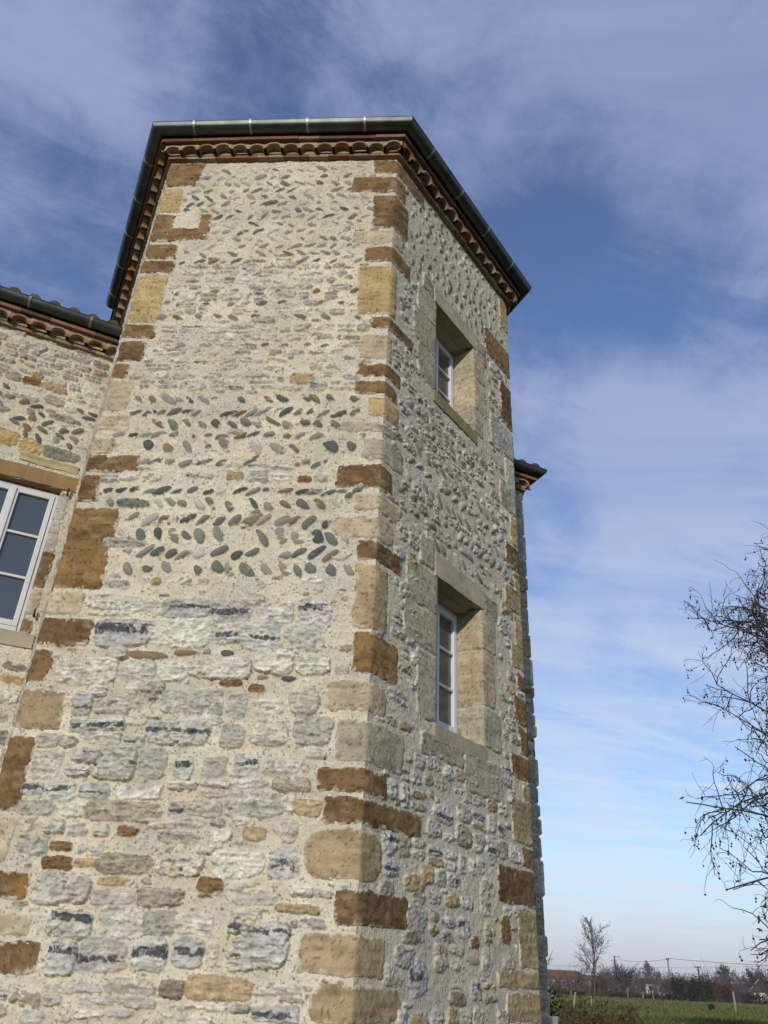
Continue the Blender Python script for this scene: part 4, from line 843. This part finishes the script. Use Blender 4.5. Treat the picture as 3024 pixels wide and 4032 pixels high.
# ------------------------------------------------------------------ the plane tree at the right edge
def plane_tree():
    rr = np.random.RandomState(21); r = 22.; bx, by = at(3815, r); root = empty('plane_tree', (bx, by, 0), 'big bare plane tree hung with seed balls and a few brown leaves', 'tree')
    bark = (.058, .048, .042); tk = Twigs(); br = Twigs(); tw = Twigs(); ends = []
    p0 = np.array([bx, by, -.1]); H = 13; R = 4.2; zc0 = 6.6; RZ = 5.2
    def env(p): return math.hypot((p[0]-bx)/R, (p[1]-by)/R)**2+abs((p[2]-zc0)/RZ)**3.5
    tp, td = wander(rr, tk, p0, (.02, -.02, 1), 9.9, .30, .07, 14, .035, .02, (.16, .145, .11))
    left = np.array([-math.cos(math.atan2(bx, by)), math.sin(math.atan2(bx, by))])
    for i in range(74):
        f_ = .14+.84*i/74; k = min(int(f_*14), 13); q = tp[k]+(tp[k+1]-tp[k])*(f_*14-k)
        a = i*2.39996+rr.uniform(-.3, .3); el = rad(10+55*f_**1.2+rr.uniform(-8, 8)); d = np.array([math.cos(a)*math.cos(el), math.sin(a)*math.cos(el), math.sin(el)])
        L = 0.2; 
        while env(q+d*L) < 1.0 and L < 8: L += .15
        L = max(L*1.0, .8); n = max(5, int(L/.42)); grav = .012 if f_ > .4 else -.03
        bp, bd = wander(rr, br, q, d, L, .034*(1.15-f_)+.016, .012, n, .15, grav, bark)
        for j in range(2, len(bp)):
            if env(bp[j]) > 1.15: continue
            for _ in range(3 if rr.rand() < .6 else 2):
                d2 = bd[j]*.5+rr.normal(0, .62, 3); d2[2] += .02; l2 = (.6+1.0*rr.rand())*(.75+.5*(1-j/len(bp))); L2 = l2
                sp_, sd2 = wander(rr, br, bp[j], d2, L2, .015, .008, max(4, int(L2/.2)), .22, rr.choice([-.05, .03, .05]), bark)
                for m in range(1, len(sp_)):
                    if env(sp_[m]) < 1.45:
                        q3, d3 = wander(rr, tw, sp_[m], sd2[m]*.6+rr.normal(0, .7, 3), rr.uniform(.28, .75), rr.uniform(.006, .0085), .0045, 4, .26, rr.choice([-.10, -.04, .06]), bark); ends.append(q3[-1])
                        for _ in range(rr.randint(0, 3)):
                            q4, d4 = wander(rr, tw, q3[rr.randint(1, 4)], d3[2]+rr.normal(0, .8, 3), rr.uniform(.12, .38), rr.uniform(.0045, .006), .0035, 3, .28, -.03, bark); ends.append(q4[-1])
    tk.build('trunk', BARK, root, 8)
    b_ = br.build('limb', BARK, root, 4); tw.build('twigs', BARK, b_, 3)
    ends = np.array(ends); sel = ends[rr.rand(len(ends)) < .26]; st = Twigs(); balls = []
    for e in sel:
        l = rr.uniform(.05, .14); q = e+np.array([rr.normal(0, .02), rr.normal(0, .02), -l]); st.seg(e, q, .003, .003, (.05, .04, .03)); balls.append(q)
        if rr.rand() < .4: q2 = q+np.array([rr.normal(0, .015), rr.normal(0, .015), -rr.uniform(.05, .08)]); st.seg(q, q2, .003, .003, (.05, .04, .03)); balls.append(q2)
    B = np.array(balls); o8 = np.array([[1, 0, 0], [-1, 0, 0], [0, 1, 0], [0, -1, 0], [0, 0, 1.1], [0, 0, -1.1]])*.030
    V = (B[:, None, :]+o8[None]*rr.uniform(.8, 1.15, (len(B), 1, 1))).reshape(-1, 3); tri = np.array([[0, 2, 4], [2, 1, 4], [1, 3, 4], [3, 0, 4], [2, 0, 5], [1, 2, 5], [3, 1, 5], [0, 3, 5]])
    F = (np.arange(len(B))[:, None, None]*6+tri[None]).reshape(-1, 3)
    s_ = link('seed_balls', np_mesh('seed_balls', V, F, np.full((len(V), 3), .03)*np.array([1.3, 1, .8])), BARK, root); tag(s_, kind='stuff')
    st.build('stalks', BARK, s_)
    lv = ends[rr.rand(len(ends)) < .035]; P = []
    for e in lv:
        a = rr.normal(0, 1, 3); a /= np.linalg.norm(a); b = np.cross(a, rr.normal(0, 1, 3)); b /= np.linalg.norm(b); s0 = rr.uniform(.05, .085)
        for ang in (-.9, 0, .9): d = a*math.cos(ang)+b*math.sin(ang); g2 = np.cross(np.cross(a, b), d); P += [e, e+d*s0*.55+g2*s0*.28, e+d*s0*1.2, e+d*s0*.55-g2*s0*.28]
    P = np.array(P); o = link('dead_leaves', np_mesh('dead_leaves', P, np.arange(len(P)).reshape(-1, 4), np.tile((.085, .035, .018), (len(P), 1)), smooth=False), LEAF, root); tag(o, kind='stuff')
plane_tree()

# ------------------------------------------------------------------ far side of the meadow
def bt(px, ytop, r, wpx, seed, style, label, **k):
    b = at(px, r, yh(px)); return bare_tree(b, hgt_at(px, ytop, r), wpx*r/3586., seed, style, label, **k)
GT = 'bare trees along the far side of the meadow'
bt(2338, 3612, 140, 135, 3, 'upright', 'tall slender bare tree rising highest above the brown roofed farmhouse', group=GT, dens=1.15, tw_r=.020)
bt(2150, 3672, 115, 95, 4, 'upright', 'bare tree half hidden behind the corner of the stone house', group=GT, dens=.8, tw_r=.016)
bt(2288, 3782, 210, 60, 5, 'round', 'small grey bare tree just behind the right end of the brown roof', group=GT, tw_r=.03)
bt(2382, 3782, 200, 55, 6, 'round', 'thin bare tree close on the right of the tallest tree', group=GT, tw_r=.03)
bt(2452, 3802, 165, 115, 7, 'round', 'broad round grey bare tree in front of the dark power pole', group=GT, tw_r=.032, dens=1.35)
bt(2512, 3790, 260, 60, 8, 'round', 'pale bare tree behind the white house chimney', group=GT, tw_r=.04, col=(.11, .10, .09))
bt(2556, 3788, 270, 55, 9, 'upright', 'pale upright bare tree above the white house', group=GT, tw_r=.04, col=(.11, .10, .09), dens=1.3)
bt(2592, 3790, 255, 55, 10, 'round', 'bare tree just left of the pale utility pole', group=GT, tw_r=.04, col=(.10, .09, .08))
bt(2616, 3845, 170, 45, 11, 'round', 'low bare tree at the foot of the pale utility pole', group=GT, tw_r=.028)
bt(2690, 3825, 300, 60, 12, 'round', 'faint bare tree showing over the dark evergreen shrubs', group=GT, tw_r=.045, col=(.11, .10, .095))
bt(2862, 3800, 215, 85, 13, 'upright', 'pointed dense bare tree behind the russet bush', group=GT, tw_r=.036, dens=1.5)
bt(2925, 3838, 260, 80, 14, 'round', 'wide low grey tree between the russet bush and the right hand house', group=GT, tw_r=.04, dens=1.3)
bt(2990, 3812, 190, 95, 15, 'round', 'dark round bare tree behind the right hand house', group=GT, tw_r=.034, dens=1.5)
bt(3034, 3775, 150, 90, 16, 'round', 'bare tree cut by the right edge of the picture under the plane tree', group=GT, tw_r=.022)
bt(2468, 3880, 145, 26, 17, 'upright', 'pale forked sapling at the meadow edge left of the round bare tree', group='pale saplings at the meadow edge', tw_r=.02, dens=.3, col=(.22, .20, .16))
# tangled wood that reads as one mass behind them
rr = np.random.RandomState(77); tw = Twigs()
for i in range(1500):
    px = rr.uniform(2165, 3080); r = rr.uniform(175, 300); x, y = at(px, r, yh(px)); h = rr.uniform(1.8, 4.2)*(.75+.5*float(fbm(np.array(px*.012), np.array(.5), 2, 5)+.5))
    col = tuple(np.array((.085, .068, .060))*rr.uniform(.7, 1.5)); q, d = wander(rr, tw, (x, y, 0), (rr.normal(0, .3), rr.normal(0, .3), 1), h, .05, .03, 4, .16, 0, col)
    for _ in range(8):
        k = rr.randint(1, 5); wander(rr, tw, q[k], d[k]+rr.normal(0, .7, 3), h*rr.uniform(.2, .5), .035, .02, 2, .25, .05, col)
tag(tw.build('thicket', BARK, None), 'grey brown tangle of leafless scrub along the far side', 'scrub', kind='stuff')
def shrub(px, ytop, r, wpx, seed, label, cols, n, ls, name='shrub', group=None, lumps=4, cat='shrub'):
    b = at(px, r, yh(px)); H = hgt_at(px, ytop, r); W = wpx*r/3586.; rr = random.Random(seed)
    sp_ = [((i+.5)/lumps*W-W/2, rr.uniform(-.5, .5), H*rr.uniform(.38, .50), W/lumps*rr.uniform(.60, .85), W/lumps*.8, H*rr.uniform(.44, .54)) for i in range(lumps)]
    return leafy(name, b, sp_, seed, label, cat, group, cols, n, ls)
EVG = [(.018, .028, .012), (.030, .042, .016), (.012, .018, .010), (.045, .052, .022)]
RUS = [(.085, .042, .022), (.11, .055, .025), (.06, .03, .018)]
RED = [(.060, .028, .022), (.045, .024, .020), (.075, .04, .03)]
SG = 'shrubs at the far edge of the meadow'
shrub(2690, 3832, 142, 100, 1, 'tall dark evergreen shrub right of the pale utility pole', EVG, 4200, .12, group=SG)
shrub(2768, 3836, 144, 70, 2, 'second dark evergreen shrub under the pole with the insulators', EVG, 3400, .12, group=SG, lumps=3)
shrub(2842, 3850, 150, 85, 3, 'russet brown bush beside the dark evergreens', RUS, 3000, .11, group=SG)
shrub(2360, 3842, 150, 60, 4, 'russet leaved bush at the foot of the tallest tree', RUS, 1100, .11, group=SG, lumps=3)
shrub(2985, 3905, 140, 110, 5, 'low dark red bramble hedge in front of the right hand house', RED, 2600, .10, group=SG, lumps=5)
shrub(2570, 3908, 146, 150, 6, 'low reddish hedge in front of the white house', RED, 2200, .09, group=SG, lumps=6)
shrub(2235, 3898, 150, 130, 7, 'low dark hedge in front of the brown roofed farmhouse', EVG+RED, 2600, .10, group=SG, lumps=6)
shrub(2450, 3903, 150, 110, 8, 'dull brown hedge under the round bare tree', RED+[(.06, .055, .03)], 2200, .10, group=SG, lumps=5)
shrub(2365, 3895, 146, 30, 9, 'yellow green bush below the russet leaves', [(.12, .11, .03), (.09, .08, .03)], 500, .09, group=SG, lumps=2)
shrub(2795, 3948, 84, 22, 10, 'small dark bush standing alone in the meadow', EVG, 700, .05, lumps=2)
# bramble bush in the foreground: arching stems with dry leaves
def bramble(px, r, ytop, wpx, seed, label, group):
    rr = np.random.RandomState(seed); b = at(px, r, yh(px)); root = empty('bramble_bush', (*b, gz(*b)), label, 'bush', group); H = hgt_at(px, ytop, r); W = wpx*r/3586.; tw = Twigs(); ends = []
    for i in range(170):
        a = rr.uniform(0, 2*math.pi); q, d = wander(rr, tw, (b[0]+rr.normal(0, W*.16), b[1]+rr.normal(0, W*.16), 0), (math.cos(a)*.55, math.sin(a)*.55, 1.5), H*rr.uniform(.75, 1.25), .007, .003, 9, .10, -.07, (.07, .045, .035)); ends += q[3:]
        for _ in range(3):
            k = rr.randint(3, 9); q2, d2 = wander(rr, tw, q[k], d[k]+rr.normal(0, .6, 3), H*rr.uniform(.12, .3), .004, .002, 3, .2, -.05, (.08, .05, .04)); ends += q2[1:]
    tw.build('stems', BARK, root); E_ = np.array(ends); E_ = np.concatenate([E_, E_+rr.normal(0, .03, E_.shape)]); m = len(E_); P = E_+rr.normal(0, .02, (m, 3)); a = rr.normal(0, 1, (m, 3)); a /= np.linalg.norm(a, axis=1, keepdims=True); bb = np.cross(a, rr.normal(0, 1, (m, 3))); bb /= np.linalg.norm(bb, axis=1, keepdims=True); s_ = rr.uniform(.015, .034, (m, 1))
    V = np.stack([P-a*s_, P-bb*s_*.6, P+a*s_, P+bb*s_*.6], 1); C = np.array([(.085, .045, .022), (.06, .04, .022), (.07, .06, .025), (.11, .065, .035)])[rr.randint(0, 4, m)]
    link('foliage', np_mesh('foliage', V.reshape(-1, 3), np.arange(m*4).reshape(-1, 4), np.repeat(C, 4, 0), smooth=False), LEAF, root)
bramble(2290, 12, 3972, 150, 31, 'dry brown bramble bush nearest the corner of the stone house', None)
bramble(2395, 14, 4012, 90, 32, 'lower dry bramble tuft to the right of the bigger one', None)
# ------------------------------------------------------------------ posts, poles, wires
PALE = mat('weathered_wood', .9, .1, base=(.23, .21, .17), var=.3, vscale=9); DKW = mat('tarred_wood', .9, .1, base=(.045, .035, .03), var=.3, vscale=3); CONC = mat('concrete', .9, .2, base=(.21, .205, .185), var=.15, vscale=5)
def post(px, yt, yb, lean, wid, label, mt=PALE, r=None):
    r = r or dist_at(px, yb); x, y = at(px, r, yh(px)); z0 = gz(x, y); h = (yb-yt)/4141.*r; o = empty('fence_post', (x, y, z0), label, 'post', 'old posts standing in the meadow'); m = MB()
    m.tube([(x, y, z0-.15), (x+lean*h*.5, y, z0+h*.5), (x+lean*h, y, z0+h-.03), (x+lean*h, y, z0+h)], [wid, wid*.97, wid*.93, wid*.6], 7); m.build('shaft', mt, o, smooth=False)
    m = MB(); m.tube([(x+lean*h*.8-wid*1.05, y-.02, z0+h*.8), (x+lean*h*.8+wid*1.05, y-.02, z0+h*.8)], [.02, .02], 4); m.build('wire_staple', IRON, o)
post(2172, 3900, 3937, .0, .06, 'short pale post close beside the corner of the stone house')
post(2252, 3902, 3964, .20, .085, 'tilted pale post standing behind the bramble bush')
post(2323, 3920, 3958, .03, .07, 'greyish stump of a post right of the tilted one')
post(2246, 3898, 3925, .0, .07, 'small post in the hedge of the brown roofed farmhouse')
post(2529, 3904, 3935, .0, .09, 'slim pale post at the meadow edge left of the white house')
post(2568, 3899, 3934, .0, .10, 'pale post in front of the white house')
post(2833, 3902, 3940, -.02, .11, 'pale post in front of the russet bush', r=150)
post(2887, 3904, 3980, -.02, .09, 'stout pale grey post, nearest and tallest in the open meadow', CONC)
def pole(px, yt, r, lean, rad_, label, mt, arms):
    x, y = at(px, r, yh(px)); h = hgt_at(px, yt, r); o = empty('utility_pole', (x, y, gz(x, y)), label, 'utility pole'); m = MB(); m.tube([(x, y, -.2), (x+lean*h*.5, y, h*.5), (x+lean*h, y, h)], [rad_*1.25, rad_*1.05, rad_*.85], 8); m.build('shaft', mt, o, smooth=True)
    for (dz, a, b) in arms:
        m = MB(); m.box((x+lean*h, y), (1, 0), (0, 1), a, b, -.06, .06, h-dz-.06, h-dz+.06); 
        m.build('crossarm', mt, o)
        for t in (a+.1, b-.1):
            m = MB(); m.tube([(x+lean*h+t, y, h-dz+.06), (x+lean*h+t, y, h-dz+.16), (x+lean*h+t, y, h-dz+.32)], [.04, .09, .06], 7); m.build('insulator', DKW, o)
    return (x+lean*h, y, h)
p1 = pole(2643, 3774, 150, 0.0, .13, 'pale grey utility pole carrying a sagging cable', CONC, [(.25, -.25, .25)])
p2 = pole(2432, 3765, 230, -.02, .17, 'dark power pole with bracket arms rising behind the round bare tree', DKW, [(.15, -.1, 1.3), (1.1, -.8, .5), (2.2, -.4, .9)])
p3 = pole(2762, 3806, 235, -.02, .17, 'dark power pole with crossarms behind the evergreen shrubs', DKW, [(.15, -.8, .8), (2.1, -1.8, 1.8)])
def wire(a, b, sag, label, r=.022, n=14):
    m = MB(); pts = [(a[0]+(b[0]-a[0])*i/n, a[1]+(b[1]-a[1])*i/n, a[2]+(b[2]-a[2])*i/n-4*sag*(i/n)*(1-i/n)) for i in range(n+1)]
    m.tube(pts, [r]*(n+1), 4, (.1, .1, .1)); tag(m.build('power_cable', DKW, None, smooth=True), label, 'cable')
x, y = at(3200, 140, yh(3200)); wire(p1, (x, y, hgt_at(3200, 3808, 140)), .15, 'cable running right from the pale pole out of the picture', .03)
wire((p2[0]+1.0, p2[1], p2[2]-.6), (p1[0], p1[1], p1[2]-.1), .45, 'cable between the dark power pole and the pale pole', .026)
x, y = at(2150, 320, yh(2150)); x2, y2 = at(3150, 320, yh(3150)); wire((x, y, hgt_at(2150, 3800, 320)), (x2, y2, hgt_at(3150, 3800, 320)), .8, 'long faint far power line, upper of two crossing behind the poles', .028)
wire((x, y, hgt_at(2150, 3822, 320)), (x2, y2, hgt_at(3150, 3826, 320)), .8, 'long faint far power line, lower of two crossing behind the poles', .028)
# ------------------------------------------------------------------ far houses
PLAS = mat('pale_render', .9, .2, base=(.50, .48, .44), var=.1, vscale=.8); RTIL = mat('brown_roof_tiles', .9, .15, base=(.165, .070, .036), var=.3, vscale=1.2, bump=((6, .4, .05),)); RDK = mat('dark_roof_tiles', .9, .15, base=(.06, .045, .04), var=.3, vscale=1.5); WDK = mat('dark_window', .2, .5, base=(.025, .025, .03)); TRIM = mat('pale_trim', .8, .2, base=(.36, .35, .33))
def far_house(px, r, label, W, D, He, Hr, rm, yaw, hip=1.5, wins=(), chim=None, verge=False, wing=None):
    x, y = at(px, r, yh(px)); o = empty('farmhouse', (x, y, 0), label, 'house'); d = (math.cos(yaw), math.sin(yaw)); n = (math.sin(yaw), -math.cos(yaw))
    m = MB(); m.box((x, y), d, n, -W/2, W/2, -D/2, D/2, -.1, He); m.build('wall', PLAS, o)
    def P(u, q, z): return (x+d[0]*u+n[0]*q, y+d[1]*u+n[1]*q, z)
    m = MB(); e = .5
    m.add([P(-W/2-e, D/2+e, He-.15), P(W/2+e, D/2+e, He-.15), P(W/2+e, -D/2-e, He-.15), P(-W/2-e, -D/2-e, He-.15), P(-W/2+hip, 0, Hr), P(W/2-hip, 0, Hr)], [(0, 1, 5, 4), (2, 3, 4, 5), (1, 2, 5), (3, 0, 4), (0, 3, 2, 1)]); rf_ = m.build('roof', rm, o)
    if chim: m = MB(); m.box((x, y), d, n, chim-.3, chim+.3, -.3, .3, Hr-.8, Hr+.9); m.build('chimney', TRIM, rf_)
    if verge:
        for s_ in (-1, 1):
            m = MB(); m.tube([P(s_*(W/2+e), D/2+e+.05, He-.2), P(s_*(W/2-hip), .05, Hr+.1)], [.12, .12], 4); m.build('verge_board', PALE, rf_)
    for (u, z, w_, h_) in wins:
        m = MB(); m.box((x, y), d, n, u-w_/2, u+w_/2, D/2, D/2+.05, z, z+h_); wf = m.build('window', TRIM, o); m = MB(); m.box((x, y), d, n, u-w_/2+.1, u+w_/2-.1, D/2+.052, D/2+.07, z+.1, z+h_-.1); m.build('pane', WDK, wf)
    if wing:
        (u, ww, dd, hh, hr_) = wing; m = MB(); m.add([P(u-ww/2, D/2, 0), P(u+ww/2, D/2, 0), P(u+ww/2, D/2+dd, 0), P(u-ww/2, D/2+dd, 0), P(u-ww/2, D/2, hh), P(u+ww/2, D/2, hh), P(u+ww/2, D/2+dd, hh), P(u-ww/2, D/2+dd, hh), P(u, D/2, hr_), P(u, D/2+dd, hr_)], [(0, 1, 5, 4), (1, 2, 6, 5), (2, 3, 7, 6), (3, 0, 4, 7), (6, 7, 9), (4, 5, 8)]); m.build('gable_wing', PLAS, o)
        m = MB(); 
        for s_ in (-1, 1): m.add([P(u+s_*(ww/2+.3), D/2-.2, hh-.12), P(u+s_*(ww/2+.3), D/2+dd+.3, hh-.12), P(u, D/2+dd+.3, hr_+.12), P(u, D/2-.2, hr_+.12)], [(0, 1, 2, 3)])
        m.build('wing_roof', RDK, o)
        m = MB(); m.box((x, y), d, n, u-.5, u+.5, D/2+dd, D/2+dd+.06, .8, 2.2); m.build('shutter', RTIL, o)
far_house(2215, 330, 'white walled farmhouse with a broad brown hipped roof', 17, 9, 3.0, 5.75, RTIL, .12, 3, [(3.5, 1, 1.1, 1.5), (6, 1, 1.1, 1.5)], wing=(1.2, 4.5, 3, 2.2, 3.3))
far_house(2300, 345, 'lower brown roofed outbuilding joined to the right of the farmhouse', 16, 8, 2.6, 4.7, RTIL, .08, .5, [(-2, .8, 1.1, 1.4), (2, .8, 1.1, 1.4)])
far_house(2562, 240, 'white house with a pale chimney among the bare trees', 5.5, 6, 2.6, 3.6, RDK, .1, .4, [(-1.3, .9, 1.0, 1.2), (1.2, .9, 1.0, 1.2)], chim=-2.2)
far_house(3005, 185, 'dark roofed house with pale verges at the right edge of the meadow', 4.2, 6, 1.9, 3.6, RDK, -.35, 1.6, [(-1.2, .7, .7, .9)], verge=True)
# ------------------------------------------------------------------ stub of dry stone wall at the house corner
m = MB(); wd = np.array([FD[0], FD[1]]); rr = random.Random(5); ob = FC+FD*.03+SD*.10
ws = empty('dry_stone_wall', (*ob, 0), 'low broken stub of dry stone wall at the foot of the house corner', 'wall'); z = 0.0; m = MB(); lay = 0
while z < 1.17:
    h = rr.uniform(.05, .11); u = 0.0; ln = .14-.03*z+rr.uniform(-.04, .05)
    while u < ln:
        l = rr.uniform(.12, .26); g_ = rr.uniform(.15, .27); m.box(ob, FD, NF, u, min(u+l-.01, ln+.06), -.25+rr.uniform(-.03, .03), .06+rr.uniform(-.04, .04), z, z+h-.006, (g_, g_*.97, g_*.9), .012); u += l
    z += h
m.build('stones', MASON, ws, bevel=.008)
# ------------------------------------------------------------------ the air between here and the far trees
m = MB(); m.box((0, 0), (1, 0), (0, 1), -4300, 4300, -2300, 5200, -3.0, 34.0)
hzm = bpy.data.materials.new('air'); hzm.use_nodes = True; t = hzm.node_tree
for n in list(t.nodes): t.nodes.remove(n)
pv = t.nodes.new('ShaderNodeVolumePrincipled'); om = t.nodes.new('ShaderNodeOutputMaterial'); t.links.new(pv.outputs[0], om.inputs['Volume'])
pv.inputs['Color'].default_value = (.86, .88, .95, 1); pv.inputs['Density'].default_value = .0003; pv.inputs['Anisotropy'].default_value = .2
tag(m.build('haze', hzm, None), kind='stuff')
